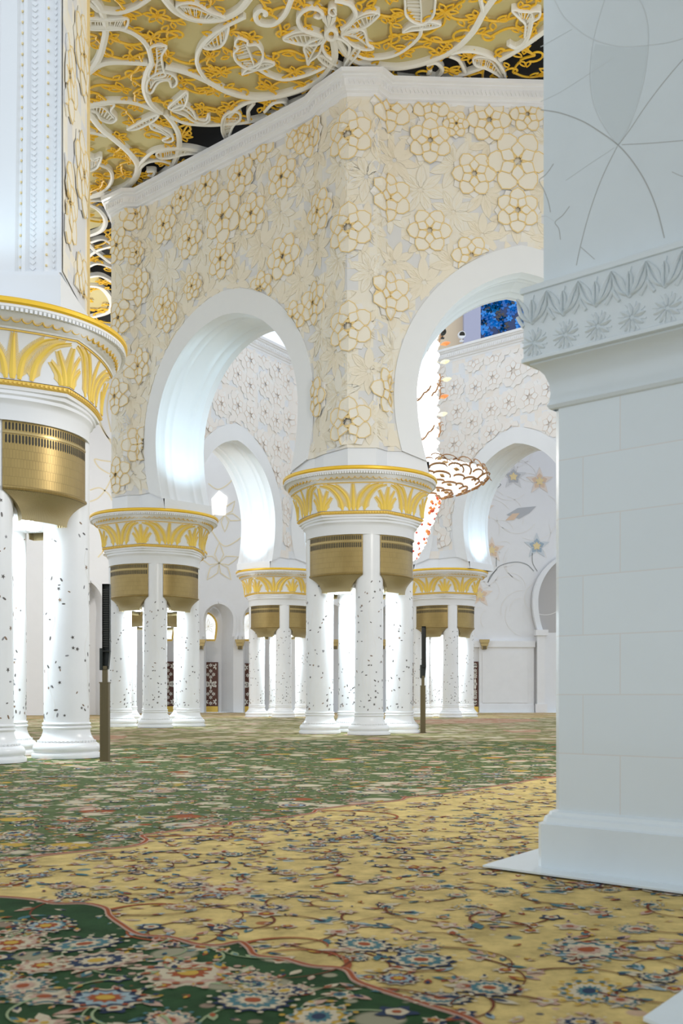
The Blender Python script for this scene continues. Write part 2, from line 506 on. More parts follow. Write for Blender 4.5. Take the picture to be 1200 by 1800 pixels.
for key in ('C', 'LM', 'NL', 'BL', 'FM', 'FR'):
    o_ = ORI[key]
    if 'x' not in proto:
        proto['x'] = make_cluster(o_); c = proto['x']
    else:
        c = copy_tree(proto['x'])
        for ch in c.children:
            if ch.name.startswith('capital'): ch.rotation_euler.z = radians(o_) + HEX / 2
    c.location = (*CL[key], .0148)
    tag(c, LAB[key], 'pillar', 'pillar clusters carrying the arches')
    lamp('cluster_downlight', 'AREA', (CL[key][0], CL[key][1], 5.85), POW['down'], (.78, .92, 1), 1.9)
# ---------------------------------------------------------------- arcade walls on the pillar clusters
ZB, ZT = 10.575, 26.3
def arch_profile(W, z0, zc, zt, wb, n1=8, n2=20):
    """left-hand half width w(z) from the springing up to the pointed apex"""
    out = []
    for k in range(n1):
        z = z0 + (zc - z0) * k / n1; out.append((W - (W - wb) * ((zc - z) / (zc - z0)) ** 2, z))
    Hh = zt - zc; r = (Hh * Hh + W * W) / (2 * W); e = r - W; a1 = math.acos(e / r)
    for k in range(n2 + 1):
        a = a1 * k / n2
        out.append((r * cos(a) - e, zc + r * sin(a)))
    out[-1] = (0.0, zt)
    return out
def seg_frame(A, B, side):
    A = Vector((A[0], A[1], 0)); B = Vector((B[0], B[1], 0)); u = (B - A); L = u.length; u /= L
    nr = Vector((u.y, -u.x, 0)) * side
    def F(s, z, n):
        p = A + u * s + nr * n
        return Vector((p.x, p.y, z))
    return F, L
def quads(mb, rows, mat=0):
    """rows of equal length 3-D points -> grid"""
    n = len(rows[0]); vs = [p for r in rows for p in r]
    uv = [(i * .2, j * .2) for j in range(len(rows)) for i in range(n)]
    mb.add(vs, [(j * n + i, j * n + i + 1, (j + 1) * n + i + 1, (j + 1) * n + i) for j in range(len(rows) - 1) for i in range(n - 1)], mat, uv)

SOFFIT = [(0, 0), (.10, .02), (.34, .02), (.38, .05), (.44, .05), (.47, .02), (.60, .0), (.66, -.035), (.82, -.035), (.85, -.015), (.92, -.015), (.97, -.06), (1.2, -.075), (1.45, -.08), (1.7, -.075), (1.94, -.06),
          (1.99, -.015), (2.06, -.015), (2.09, -.035), (2.24, -.035), (2.30, 0), (2.43, .02), (2.46, .05), (2.52, .05), (2.56, .02), (2.80, .02), (2.9, 0)]
def arch_wall(name, A, B, side, sc, W, z_ap=(18.75, 19.85), skin='floral', two_faced=False, s_lim=None):
    """wall along A-B with a horseshoe arch; n = 0 is its seen face, n = -2.9 its other one"""
    F, L = seg_frame(A, B, side); T = 2.9
    pin = arch_profile(W, 11.05, 13.8, z_ap[0], W * .905)
    pout = arch_profile(W + .93, 11.45, 13.8, z_ap[1], W * .905 + 1.0)
    s0, s1 = 0.0, L
    mb = MB()
    for n in (0, -T):
        for sg, edge in ((-1, s0), (1, s1)):
            e = [(edge, ZB), (edge, pin[0][1])] + [(edge, z) for w, z in pin[1:]]
            i = [(sc + sg * (pin[0][0] - .10), ZB), (sc + sg * pin[0][0], pin[0][1])] + [(sc + sg * w, z) for w, z in pin[1:]]
            quads(mb, [[F(*p, n) for p in e], [F(*p, n) for p in i]])
        mb.add([F(s0, pin[-1][1], n), F(s1, pin[-1][1], n), F(s1, ZT, n), F(s0, ZT, n)], [(0, 1, 2, 3)])
    for sg in (-1, 1):                                   # moulded soffit
        rows = []
        for d, off in SOFFIT:
            rows.append([F(sc + sg * max(0, w - off * min(1, (pin[-1][1] - z) / 1.2)), z - off * max(0, (z - 13.8) / 5), -d) for w, z in pin])
        quads(mb, rows)
        w0 = pin[0][0]                                   # plain corbel block under the springing
        mb.add([F(sc + sg * (w0 - .10), ZB, 0), F(sc + sg * (w0 - .10), 11.05, 0), F(sc + sg * (w0 - .10), 11.05, -T), F(sc + sg * (w0 - .10), ZB, -T)], [(0, 1, 2, 3)])
        mb.add([F(sc + sg * (w0 - .10), 11.05, 0), F(sc + sg * (w0 + .4), 11.05, 0), F(sc + sg * (w0 + .4), 11.05, -T), F(sc + sg * (w0 - .10), 11.05, -T)], [(0, 1, 2, 3)])
    for s in (s0, s1):
        mb.add([F(s, ZB, 0), F(s, ZT, 0), F(s, ZT, -T), F(s, ZB, -T)], [(0, 1, 2, 3)])
    mb.add([F(s0, ZT, 0), F(s1, ZT, 0), F(s1, ZT, -T), F(s0, ZT, -T)], [(0, 1, 2, 3)])
    ob = mb.build(name, [M['arch']], None, 50)
    tag(ob, kind='structure')
    rg = MB()                                            # raised plain arch band
    for n0, n1 in ([(0, .10)] + ([(-T, -T - .10)] if two_faced else [])):
        for sg in (-1, 1):
            lo = [F(min(s1, max(s0, sc + sg * w)), z, n1) for w, z in pin]; li = [F(min(s1, max(s0, sc + sg * w)), z, n0) for w, z in pin]
            po = [F(min(s1, max(s0, sc + sg * w)), z, n1) for w, z in pout]; pi_ = [F(min(s1, max(s0, sc + sg * w)), z, n0) for w, z in pout]
            quads(rg, [li, lo, po, pi_])
    rg.build('arch_band', [M['arch']], ob, 28)
    sk = MB()
    def strip(edge, sg, n):
        e = [(edge, z) for w, z in pout]; i = [(sc + sg * w, z) for w, z in pout]
        if sg < 0: i = [(max(edge, a), z) for a, z in i]
        else: i = [(min(edge, a), z) for a, z in i]
        m = len(e)
        sk.add([F(*p, n) for p in e + i], [(k, k + 1, m + k + 1, m + k) for k in range(m - 1)], 0, e + i)
    for n in ([.05] + ([-T - .05] if two_faced else [])):
        strip(s0, -1, n); strip(s1, 1, n)
        r = [(s0, pout[-1][1]), (s1, pout[-1][1]), (s1, 25.6), (s0, 25.6)]
        sk.add([F(*p, n) for p in r], [(0, 1, 2, 3)], 0, r)
    sk.build('floral_panel', [M[skin]], ob)
    return ob, F, L, pout

# ---- rosettes -----------------------------------------------------------------------------------
def petal(L0, L1, w, tip=.0, n=6):
    """pointed petal outline along +y from L0 to L1"""
    left = []; right = []
    for k in range(n + 1):
        t = k / n
        ww = w * sin(pi * min(1, t ** .8)) ** .7 if t < 1 else 0
        y = L0 + (L1 - L0) * t
        left.append((-ww, y)); right.append((ww, y))
    return left + right[::-1][1:-1]
def rot2(pts, a, c=(0, 0), k=1.0):
    return [(c[0] + k * (x * cos(a) - y * sin(a)), c[1] + k * (x * sin(a) + y * cos(a))) for x, y in pts]
def rosette(mb, F, c, r, inside, a0=0.0, line=2, detail=True):
    """layered flower; mats 0 white star, 1 cream petals, 2 line, 3 inner petals"""
    F0, jt = F, R.random() * .03
    F = lambda s_, z_, n_: F0(s_, z_, n_ + jt)
    def ok(p): return inside(p)
    def plate(pts, n0, n1, m, fan):
        if all(ok(p) for p in pts): mb.plate(pts, F, n0, n1, m, fan)
        else:
            q = [p for p in pts if ok(p)]
            if len(q) > 3: mb.plate(q, F, n0, n1, m)
    def ln(pts, w, n0, n1, closed=False):
        run = []
        for p in pts + ([pts[0]] if closed else []):
            if ok(p): run.append(p)
            else:
                if len(run) > 1: mb.band(run, w, F, n0, n1, line)
                run = []
        if len(run) > 1: mb.band(run, w, F, n0, n1, line)
    for k in range(6):
        a = a0 + k * pi / 3
        pp = rot2([(-.0, .3), (-.30, .62), (-.26, .90), (0, 1.10), (.26, .90), (.30, .62)], a + pi / 6, c, r)
        plate(pp, 0, .06, 0, rot2([(0, .7)], a + pi / 6, c, r)[0])
    for k in range(6):
        a = a0 + k * pi / 3
        pp = rot2([(0, .30), (-.30, .50), (-.36, .72), (-.25, .92), (0, 1.06), (.25, .92), (.36, .72), (.30, .50)], a, c, r)
        plate(pp, .02, .105, 1, rot2([(0, .68)], a, c, r)[0])
        if detail: ln(pp, .034, .09, .125, True)
    for k in range(6):
        a = a0 + (k + .5) * pi / 3
        pp = rot2([(0, .12), (-.17, .30), (-.21, .45), (0, .66), (.21, .45), (.17, .30)], a, c, r)
        plate(pp, .05, .145, 3, rot2([(0, .4)], a, c, r)[0])
        ln(pp, .034, .13, .165, True)
        if detail:
            d = rot2([(0, .12), (-.035, .19), (0, .27), (.035, .19)], a0 + k * pi / 3, c, r)
            if all(ok(p) for p in d): mb.plate(d, F, .06, .15, line)
            ln(rot2([(0, .62), (0, .74)], a, c, r), .07, .09, .13)
def leaf_star(mb, F, c, r, inside, a0=0.0, mat=1, n=8):
    for k in range(n):
        a = a0 + k * 2 * pi / n
        pp = rot2(petal(.08, 1, .19), a, c, r)
        q = [p for p in pp if inside(p)]
        if len(q) == len(pp): mb.plate(pp, F, 0, .012 + .003 * k, mat)
        elif len(q) > 3: mb.plate(q, F, 0, .012 + .003 * k, mat)
        if mat in (4, 5) and len(q) == len(pp):
            for v_ in ([(0, .12), (0, .5), (0, .93)], [(.02, .3), (.09, .62)], [(-.02, .3), (-.09, .62)]): mb.band(rot2(v_, a, c, r), .022, F, .01, .034, 6)
            mb.band(pp, .02, F, .01, .030, 6, closed=True)

# ---- front walls round the central and left piers ------------------------------------------------------
PLp = [(-11.45, 53.41), (-10.53, 52.65), (-9.94, 52.65), (-1.11, 44.5), (-.745, 43.8), (.25, 42.6), (1.38, 42.6), (1.84, 43.2), (13.9, 43.79)]
cum = [0.0]
for p, q in zip(PLp, PLp[1:]): cum.append(cum[-1] + sqrt((q[0] - p[0]) ** 2 + (q[1] - p[1]) ** 2))
SEG = []
for k, (p, q) in enumerate(zip(PLp, PLp[1:])):
    u = ((q[0] - p[0]) / (cum[k + 1] - cum[k]), (q[1] - p[1]) / (cum[k + 1] - cum[k]))
    SEG.append((p, u, (u[1], -u[0])))
def FPL(S, z, n):
    k = 0
    while k < len(SEG) - 1 and S > cum[k + 1]: k += 1
    p, u, nn = SEG[k]; t = S - cum[k]
    return Vector((p[0] + u[0] * t + nn[0] * n, p[1] + u[1] * t + nn[1] * n, z))
def S_of_px(x, seg):
    """along-wall position of picture column x on wall piece seg"""
    p, u, nn = SEG[seg]; k = (x - CX) / F_PX
    t = (k * p[1] - p[0]) / (u[0] - k * u[1])
    return cum[seg] + t, p[1] + u[1] * t

SCL, WL = 12.02 - 5.75, 4.85
SCR, WR = 7.3 - 1.84, 4.26
wl, FL, LL, poL = arch_wall('wall_left', PLp[2], PLp[3], 1, SCL, WL)
wr, FR_, LR, poR = arch_wall('wall_right', PLp[7], PLp[8], 1, SCR, WR)
def pier(name, plan, skin_pts, parent):
    mb = MB(); n = len(plan)
    mb.add([(p[0], p[1], ZB) for p in plan] + [(p[0], p[1], ZT) for p in plan], [(i, (i + 1) % n, n + (i + 1) % n, n + i) for i in range(n)] + [tuple(range(n, 2 * n))])
    o = mb.build(name, [M['arch']], parent)
    sk = MB()
    chain = [skin_pts[0][0]] + [q for p, q, s in skin_pts]; mit = []
    for i in range(len(chain)):
        ns = []
        for a, b in ((i - 1, i), (i, i + 1)):
            if a >= 0 and b < len(chain):
                dx, dy = chain[b][0] - chain[a][0], chain[b][1] - chain[a][1]; l = sqrt(dx * dx + dy * dy); ns.append(Vector((dy / l, -dx / l)))
        v = ns[0] if len(ns) == 1 else (ns[0] + ns[1]) / max(.35, 1 + ns[0].dot(ns[1]))
        mit.append((chain[i][0] + v.x * .05, chain[i][1] + v.y * .05))
    for i, (p, q, s) in enumerate(skin_pts):
        l = sqrt((q[0] - p[0]) ** 2 + (q[1] - p[1]) ** 2); a, b = mit[i], mit[i + 1]
        sk.add([(*a, 11.45), (*b, 11.45), (*b, 25.6), (*a, 25.6)], [(0, 1, 2, 3)], 0, [(s, 11.45), (s + l, 11.45), (s + l, 25.6), (s, 25.6)])
    for p, q, s in []:
        l = sqrt((q[0] - p[0]) ** 2 + (q[1] - p[1]) ** 2); nx, ny = (q[1] - p[1]) / l * .05, -(q[0] - p[0]) / l * .05
        sk.add([(p[0] + nx, p[1] + ny, 11.45), (q[0] + nx, q[1] + ny, 11.45), (q[0] + nx, q[1] + ny, 25.6), (p[0] + nx, p[1] + ny, 25.6)], [(0, 1, 2, 3)], 0,
               [(s, 11.45), (s + l, 11.45), (s + l, 25.6), (s, 25.6)])
    sk.build('floral_panel', [M['floral']], o)
    return o
pier('corner_pier', [PLp[3], PLp[4], PLp[5], PLp[6], PLp[7], (2.1, 46.4), (.2, 46.6)], [(PLp[k], PLp[k + 1], cum[k]) for k in (3, 4, 5, 6)], wl)
pier('corner_pier', [PLp[0], PLp[1], PLp[2], (-8.3, 54.6), (-9.2, 56), (-11.2, 56)], [(PLp[k], PLp[k + 1], cum[k]) for k in (0, 1)], wl)

def in_left(p): # outside the arch band of the left wall, in FPL coordinates
    s, z = p[0] - cum[2], p[1]
    if not (11.5 < z < 25.5) or p[0] < .03: return False
    if 0 <= s <= LL:
        for (w0, z0), (w1, z1) in zip(poL, poL[1:]):
            if z0 <= z < z1: return abs(s - SCL) > w0 + (w1 - w0) * (z - z0) / (z1 - z0) + .02
    s2 = p[0] - cum[7]
    if s2 >= 0:
        if s2 > LR: return False
        for (w0, z0), (w1, z1) in zip(poR, poR[1:]):
            if z0 <= z < z1: return abs(s2 - SCR) > w0 + (w1 - w0) * (z - z0) / (z1 - z0) + .02
    return True
FSK = lambda s, z, n: FPL(s, z, n + .05)
LEFT_R = [(243, 380, 1), (293, 397, 1), (397, 383, 1.35), (447, 377, 1), (427, 310, 1), (500, 313, 1), (338, 423, 1), (393, 457, 1), (502, 453, 1.1), (247, 507, 1.05), (293, 540, 1), (323, 350, .8),
          (367, 328, 1), (463, 507, .8), (248, 645, 1), (246, 783, 1), (298, 556, .9), (465, 255, .9), (530, 235, .9), (520, 560, .8), (243, 448, .7), (343, 505, .7)]
PIER_R = [(565, 373, 3), (550, 241, 2), (557, 534, 3), (557, 702, 3), (612, 239, 5), (612, 402, 5), (612, 575, 5), (612, 743, 5), (681, 195, 7), (681, 351, 7), (680, 522, 7), (680, 690, 7)]
RIGHT_R = [(755, 251, 1), (832, 309, 1), (908, 288, 1.4), (754, 408, 1), (908, 373, 1), (858, 215, 1), (757, 185, .9), (827, 452, .9), (925, 205, .8), (800, 222, .6)]
LMP_R = [(210, 433, 0), (213, 560, 0), (207, 698, 0), (209, 836, 0)]
rz = MB()
def put(x, y, seg, k, fl=False):
    S, Y = S_of_px(x, seg)
    if fl: leaf_star(rz, FSK, (S, gz(y, Y)), .98 * k, in_left, R.random(), 4)
    else: rosette(rz, FSK, (S, gz(y, Y)), .86 * k, in_left, R.choice((0, pi / 6)))
Rl = random.Random(21); S_ = .3; kk = 0
while S_ < cum[8] - .3:
    z_ = 11.6 + (.95 if kk % 2 else 0)
    while z_ < 25.6:
        leaf_star(rz, FSK, (S_ + Rl.uniform(-.2, .2), z_ + Rl.uniform(-.2, .2)), Rl.uniform(.85, 1.1), in_left, Rl.random(), 4 if Rl.random() < .65 else 5, Rl.choice((7, 8, 8, 9)))
        z_ += 1.9
    S_ += 1.28; kk += 1
for x, y, k in LEFT_R: put(x, y, 2, k)
for x, y, k in PIER_R:
    if k == 5: S_, Y_ = cum[5] + .03, 42.6; rosette(rz, FSK, (S_, gz(y, 42.6)), .95, in_left, 0)
    elif k == 7: put(x, y, 7, 1.08)
    else: put(x, y, k if k == 2 else 3, 1.0)
for x, y, k in RIGHT_R: put(x, y, 7, k)
for x, y, k in LMP_R: put(x, y, 0, 1.0)
rz.build('floral_relief', [M['white_relief'], M['cream2'], M['goldline'], M['pearl'], mat('leaf_cream', (.83, .76, .63), .6), mat('leaf_pale', (.83, .79, .70), .6), M['leafline']], wl)

# ---- the cornice along the top
def cornice(name, pts, parent, close_ends=True):
    prof = [(0, 25.42), (.06, 25.42), (.08, 25.55), (.16, 25.60), (.16, 25.66), (.20, 25.70), (.28, 25.75), (.30, 26.02), (.40, 26.08), (.40, 26.13), (.50, 26.18), (.52, 26.34), (-.6, 26.36)]
    n = len(pts); offs = []
    for i in range(n):
        ns = []
        for a, b in ((i - 1, i), (i, i + 1)):
            if 0 <= a and b < n:
                dx, dy = pts[b][0] - pts[a][0], pts[b][1] - pts[a][1]; l = sqrt(dx * dx + dy * dy); ns.append(Vector((dy / l, -dx / l)))
        v = ns[0] if len(ns) == 1 else (ns[0] + ns[1]) / max(.35, 1 + ns[0].dot(ns[1]))
        offs.append(v)
    mb = MB()
    quads(mb, [[Vector((pts[i][0] + offs[i].x * o, pts[i][1] + offs[i].y * o, z)) for i in range(n)] for o, z in prof])
    for i in range(n - 1):                                # row of carved drops
        a, b = Vector(pts[i]), Vector(pts[i + 1]); u = b - a; l = u.length; u /= l; nn = Vector((u.y, -u.x))
        k = int(l / .17)
        for j in range(k):
            c = a + u * (l * (j + .5) / k) + nn * .285
            ang = atan2(u.y, u.x)
            T = Matrix.Translation((c.x, c.y, 25.89)) @ Matrix.Rotation(ang, 4, 'Z')
            pp = [(0, -.12), (.05, 0), (.045, .07), (0, .11), (-.045, .07), (-.05, 0)]
            mb.plate(pp, lambda x, z, n, T=T: T @ Vector((x, -n, z)), 0, .045, 0)
    return mb.build(name, [M['marble']], parent, 25)
cornice('cornice', [(-11.5, 56), PLp[0]] + PLp[1:], wl)

# ---- walls on the far side of the octagon
def inner_rosettes(F, L, po, sc, parent, seed):
    rr = random.Random(seed); mb = MB()
    def ins(p):
        s, z = p
        if not (.05 < s < L - .05 and 12.2 < z < 25.3): return False
        for (w0, z0), (w1, z1) in zip(po, po[1:]):
            if z0 <= z < z1: return abs(s - sc) > w0 + (w1 - w0) * (z - z0) / (z1 - z0) + .02
        return True
    FF = lambda s, z, n: F(s, z, n * .38 + .055)
    k = 0; s = .5
    while s < L:
        z = 12.6 + (1.9 if k % 2 else 0)
        while z < 26:
            rosette(mb, FF, (s + rr.uniform(-.2, .2), z + rr.uniform(-.2, .2)), rr.uniform(.8, 1.1), ins, 0 if k % 2 else pi / 6, detail=False)
            z += rr.uniform(1.7, 2.6)
        s += 1.55; k += 1
    mb.build('floral_relief', [M['white_relief'], M['cream_in'], M['pinkline'], M['white_relief']], parent)
OFF = 1.2
def octa(name, a, b, W=4.3, seed=1, dz=0.0):
    A, B = CL.get(a, a), CL.get(b, b)
    A = Vector(A); B = Vector(B); u = (B - A).normalized(); nn = Vector((u.y, -u.x))
    A2, B2 = A + nn * OFF, B + nn * OFF
    ob, F, L, po = arch_wall(name, A2, B2, 1, (B2 - A2).length / 2, W, skin='floral_in')
    inner_rosettes(F, L, po, L / 2, ob, seed)
    cornice('cornice', [tuple(A2), tuple(B2)], ob)
    return ob
octa('wall_far_left', 'BL', 'FM', 4.35, 3)
octa('wall_far', 'FM', 'FR', 4.2, 4)
octa('wall_far_right', 'FR', (17.8, 69.0), 4.3, 5)
octa('wall_side', (-9.51, 54.4), 'BL', 4.3, 6)
for c in ('FM', 'FR', 'BL'):
    mb = MB(); x, y = CL[c]
    mb.lathe([(1.3, ZB), (1.3, ZT)], 8, a0=radians(20), a1=2 * pi + radians(20))
    o = mb.build('trim_1', [M['arch']], None, loc=(x, y, 0)); tag(o, kind='structure')

# ---- pier above the nearest capital, with the moulded jamb of its arch facing the camera
nl = MB()
XE = gx(108, 25.45)
cols = [0, .10, .16, .20, .34, .40, .46, .50, .62, .80, .88, .96, 1.0, 1.06, 1.12, 1.3, 1.5, 1.52, 1.72, 1.74, 1.9, 2.3, 2.34, 3.3]
deps = [0, 0, .05, .05, -.03, -.03, .06, .06, .12, .14, .05, .05, .11, .11, .04, .04, .0, .05, .05, 0, 0, .04, -.02, -.02]
zs = [11.65 + k * .9 for k in range(18)]
def yj(z): return 25.42 + .22 * min(1, max(0, (z - 11.6) / 6)) ** .8 - (.012 * max(0, z - 19) ** 2)
quads(nl, [[Vector((XE - c, yj(z) + d, z)) for c, d in zip(cols, deps)] for z in zs])
zt = zs[-1]
FX = lambda d: XE - .052 * d
nl.add([(XE, 25.42, 11.65), (FX(3.2), 28.65, 11.65), (FX(3.2), 28.65, zt), (XE, 25.3, zt)], [(0, 1, 2, 3)])
nl.add([(FX(3.2), 28.65, 10.5), (-10, 28.65, 10.5), (-10, 28.65, zt), (FX(3.2), 28.65, zt)], [(0, 1, 2, 3)])
nl.box(XE - 3.3, XE + .02, 25.30, 28.66, 10.575, 11.55)
nl.box(XE - 3.3, XE - .05, 25.38, 28.66, 11.55, 11.66)
for cx_, d_ in ((1.0, .1), (.34, -.03), (1.74, 0)):
    for k in range(60):
        z = 11.8 + k * .26
        nl.box(XE - cx_ - .02, XE - cx_ + .02, yj(z) + d_ - .05, yj(z) + d_, z - .02, z + .02, 1)
for k in range(110):                                      # carved guilloche strip between the beads
    z = 11.8 + k * .14
    T = Matrix.Translation((XE - .71, yj(z) + .13, z))
    nl.plate([(-.07, 0), (0, .06), (.07, 0), (0, -.06)], lambda x, z_, n, T=T: T @ Vector((x, -n, z_)), 0, .035, 0)
    T = Matrix.Translation((XE - .19, yj(z) + .05, z))
    nl.plate([(-.03, 0), (0, .05), (.03, 0), (0, -.05)], lambda x, z_, n, T=T: T @ Vector((x, -n, z_)), 0, .04, 0)
o = nl.build('wall_near_left', [M['arch'], M['softgold']], None, 30); tag(o, kind='structure')
sk = MB()
def FN(s, z, n): return Vector((FX(s) + n, 25.45 + s, z))
sk.add([FN(.03, 11.7, .03), FN(3.17, 11.7, .03), FN(3.17, zt, .03), FN(.03, zt, .03)], [(0, 1, 2, 3)], 0, [(.03, 11.7), (3.17, 11.7), (3.17, zt), (.03, zt)])
for k in range(10):
    z = 12.0 + k * 1.55
    rosette(sk, lambda s, z, n: FN(s, z, n * .45 + .03), (.5 if k % 2 else 2.3, z), 1.0, lambda p: .1 < p[0] < 3.1 and 11.8 < p[1] < zt, R.random(), 2)
sk.band([(3.14, 11.7), (3.14, zt)], .06, FN, 0, .1, 2)
sk.build('floral_panel', [M['floral'], M['cream2'], M['goldline'], M['pearl']], o)
# ---------------------------------------------------------------- carved ceiling of the aisle
ZC = 26.62
def C2(p):                                                # picture point -> plan point on the ceiling
    v = on_z(p[0], p[1], ZC); return (v.x, v.y)
def FCE(x, y, n): return Vector((x, y, ZC - n))           # n counts downwards
def cpath(pts, n=7): return [C2(p) for p in smooth2(pts, n)]
ce = MB()
plan = [(30, 20), (30, 46.6), (1.9, 45.9), (-8.4, 55.2), (-10.6, 67), (-11, 84), (-34, 84), (-34, 20)]
ce.add([(x, y, 27.5) for x, y in plan], [tuple(range(len(plan)))])
ceil = ce.build('ceiling', [M['black']]); tag(ceil, kind='structure')
kh = MB()
KH = [(-500, 420), (60, 372), (100, 358), (157, 344), (197, 338), (220, 328), (236, 312), (244, 292), (246, 285), (262, 270), (280, 262), (315, 260), (314, 240), (304, 212), (292, 201), (325, 214), (365, 219), (392, 217),
      (402, 203), (415, 190), (437, 177), (475, 171), (512, 163), (550, 148), (576, 125), (588, 102), (592, 84), (603, 92), (612, 103), (632, 112), (660, 117), (685, 120), (722, 117), (760, 106), (795, 92),
      (820, 89), (850, 94), (872, 105), (880, 102), (910, 86), (947, 60), (1100, 10), (1300, -60), (1500, -260), (1500, -700), (-500, -700)]
def plate_c(mb, pts, n0, n1, m=0):
    q = [C2(p) for p in pts]; mb.plate(q, FCE, n0, n1, m)
plate_c(kh, KH, -.30, -.14)
KH2 = [[(150, 357), (172, 368), (182, 385), (176, 402), (150, 410)], [(150, 484), (172, 490), (178, 500), (150, 506)], [(150, 510), (176, 512), (192, 530), (188, 546), (150, 552)]]
for k in KH2: plate_c(kh, k, -.30, -.14)
kh.build('khaki_panel', [M['khaki']], ceil)
SCR = [
 ([(165, -2), (177, 15), (186, 45), (182, 75), (172, 105), (155, 127), (140, 140)], 11), ([(140, -5), (155, 3), (172, 18)], 8), ([(175, 17), (207, 21), (237, 12), (262, -4)], 8),
 ([(140, 47), (187, 46), (215, 50), (242, 62), (260, 82), (267, 110)], 9), ([(140, 140), (157, 126), (175, 114), (200, 109), (260, 111)], 10), ([(290, 116), (325, 125), (362, 140), (400, 160), (437, 170), (475, 170), (512, 162), (550, 147), (575, 125), (588, 98), (585, 66)], 11),
 ([(267, 108), (257, 130), (254, 155), (264, 180), (282, 197)], 10), ([(430, 28), (387, 50), (357, 75), (346, 100), (350, 120), (364, 141)], 7), ([(287, -6), (310, 20), (345, 34), (387, 33), (420, 17), (438, -4)], 12),
 ([(140, 188), (187, 178), (230, 179), (260, 188), (285, 198)], 9), ([(512, -3), (500, 25), (480, 42), (457, 41), (449, 27), (457, 17), (466, 20), (466, 26)], 9), ([(454, 120), (475, 132), (500, 138), (537, 131), (572, 116)], 6),
 ([(592, 67), (607, 92), (632, 110), (685, 119), (722, 116), (760, 105), (797, 87), (830, 55), (850, 20), (868, -5)], 11), ([(625, 95), (650, 102), (690, 97), (717, 82), (737, 62), (740, 45)], 6), ([(844, -3), (849, 18)], 7),
 ([(793, 92), (820, 88), (850, 93), (873, 106), (884, 125)], 6), ([(878, 104), (910, 86), (950, 58), (1000, 20)], 10), ([(697, 136), (760, 141), (810, 131), (855, 115)], 8), ([(750, 113), (767, 110), (777, 122), (767, 135), (753, 131), (756, 122)], 7),
 ([(790, 97), (807, 105), (817, 125)], 6), ([(935, 28), (925, 68), (907, 82), (893, 76)], 8), ([(150, 192), (162, 205), (180, 227), (205, 247), (230, 270), (243, 292), (235, 315), (212, 332), (155, 346)], 11), ([(140, 228), (165, 233), (187, 238)], 8),
 ([(290, 199), (305, 217), (314, 237), (314, 262), (305, 287), (285, 307), (250, 327)], 9), ([(243, 290), (262, 270), (280, 262), (315, 259), (340, 261), (366, 268)], 7), ([(243, 298), (257, 285), (280, 281), (299, 286)], 6),
 ([(298, 203), (325, 215), (365, 219), (400, 217), (432, 214), (470, 205), (510, 185), (540, 172)], 8), ([(402, 204), (415, 190), (437, 178), (470, 172)], 7), ([(446, 180), (436, 195), (438, 211)], 6), ([(465, 195), (480, 180), (500, 178), (505, 190), (492, 195)], 6),
 ([(140, 352), (160, 352), (186, 352)], 6), ([(150, 356), (172, 366), (185, 384), (180, 402), (160, 412), (140, 415)], 8), ([(168, 287), (192, 297), (197, 314), (186, 332), (163, 342)], 6), ([(210, 334), (240, 328), (275, 312)], 6), ([(258, 300), (272, 300), (268, 308), (260, 306)], 6),
 ([(150, 455), (170, 440), (197, 432)], 6), ([(150, 420), (165, 438), (190, 458), (198, 462)], 6), ([(152, 470), (172, 462), (197, 470)], 5), ([(150, 502), (178, 506), (195, 528), (191, 548), (150, 560)], 8), ([(160, 425), (180, 420), (196, 428)], 6), ([(150, 488), (175, 484), (197, 495)], 6), ([(152, 575), (175, 568), (197, 575)], 6),
]
for pts, w in SCR:
    q = cpath(pts); Y0 = q[len(q) // 2][1]
    dn = R.uniform(-.012, .012); mb = MB(); mb.band(q, w * Y0 / F_PX * 1.05, FCE, -.16, .06 + dn, 0, crown=.05)
    mb.build('scroll_band', [M['scroll']], ceil, 40)
def carved(outline, ribs_from, ribs_to, n=9, name='carved_leaf', lw=3.2):
    """leaf or petal: raised rim with slats between two picture lines"""
    q = [C2(p) for p in smooth2(outline, 5, True)]; Y0 = q[0][1]; k = Y0 / F_PX
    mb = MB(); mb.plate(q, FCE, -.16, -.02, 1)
    mb.band(q, lw * 1.25 * k, FCE, -.16, .10, 0, closed=True, crown=.03)
    a = cpath(ribs_from, 8); b = cpath(ribs_to, 8)
    for i in range(n):
        t = (i + .5) / n
        p = a[int(t * (len(a) - 1))]; r = b[int(t * (len(b) - 1))]
        mb.band([p, ((p[0] + r[0]) / 2, (p[1] + r[1]) / 2), r], lw * .62 * k, FCE, -.10, .05, 0)
    mb.band(a, lw * .9 * k, FCE, -.10, .09, 0); 
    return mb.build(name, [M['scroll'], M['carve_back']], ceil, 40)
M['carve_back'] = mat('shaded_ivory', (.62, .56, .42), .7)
carved([(357, 78), (375, 58), (400, 42), (398, 62), (388, 78), (370, 83)], [(360, 78), (385, 55), (399, 44)], [(368, 83), (388, 76), (398, 60)], 9)
carved([(265, 80), (292, 78), (284, 95), (287, 118), (290, 130), (262, 132), (268, 105)], [(275, 83), (276, 105), (272, 128)], [(288, 80), (283, 100), (286, 128)], 9)
carved([(262, 135), (285, 124), (305, 130), (311, 142), (302, 150), (296, 138), (278, 142), (266, 160), (258, 155)], [(264, 152), (275, 138), (300, 136)], [(262, 140), (280, 128), (305, 132)], 8)
carved([(152, 30), (185, 31), (222, 29), (223, 42), (212, 48), (152, 47)], [(154, 33), (185, 34), (220, 32)], [(154, 46), (185, 46), (212, 46)], 14)
carved([(296, 186), (315, 168), (328, 158), (329, 172), (322, 186), (310, 190)], [(298, 186), (315, 172), (327, 161)], [(308, 189), (320, 184), (328, 172)], 6)
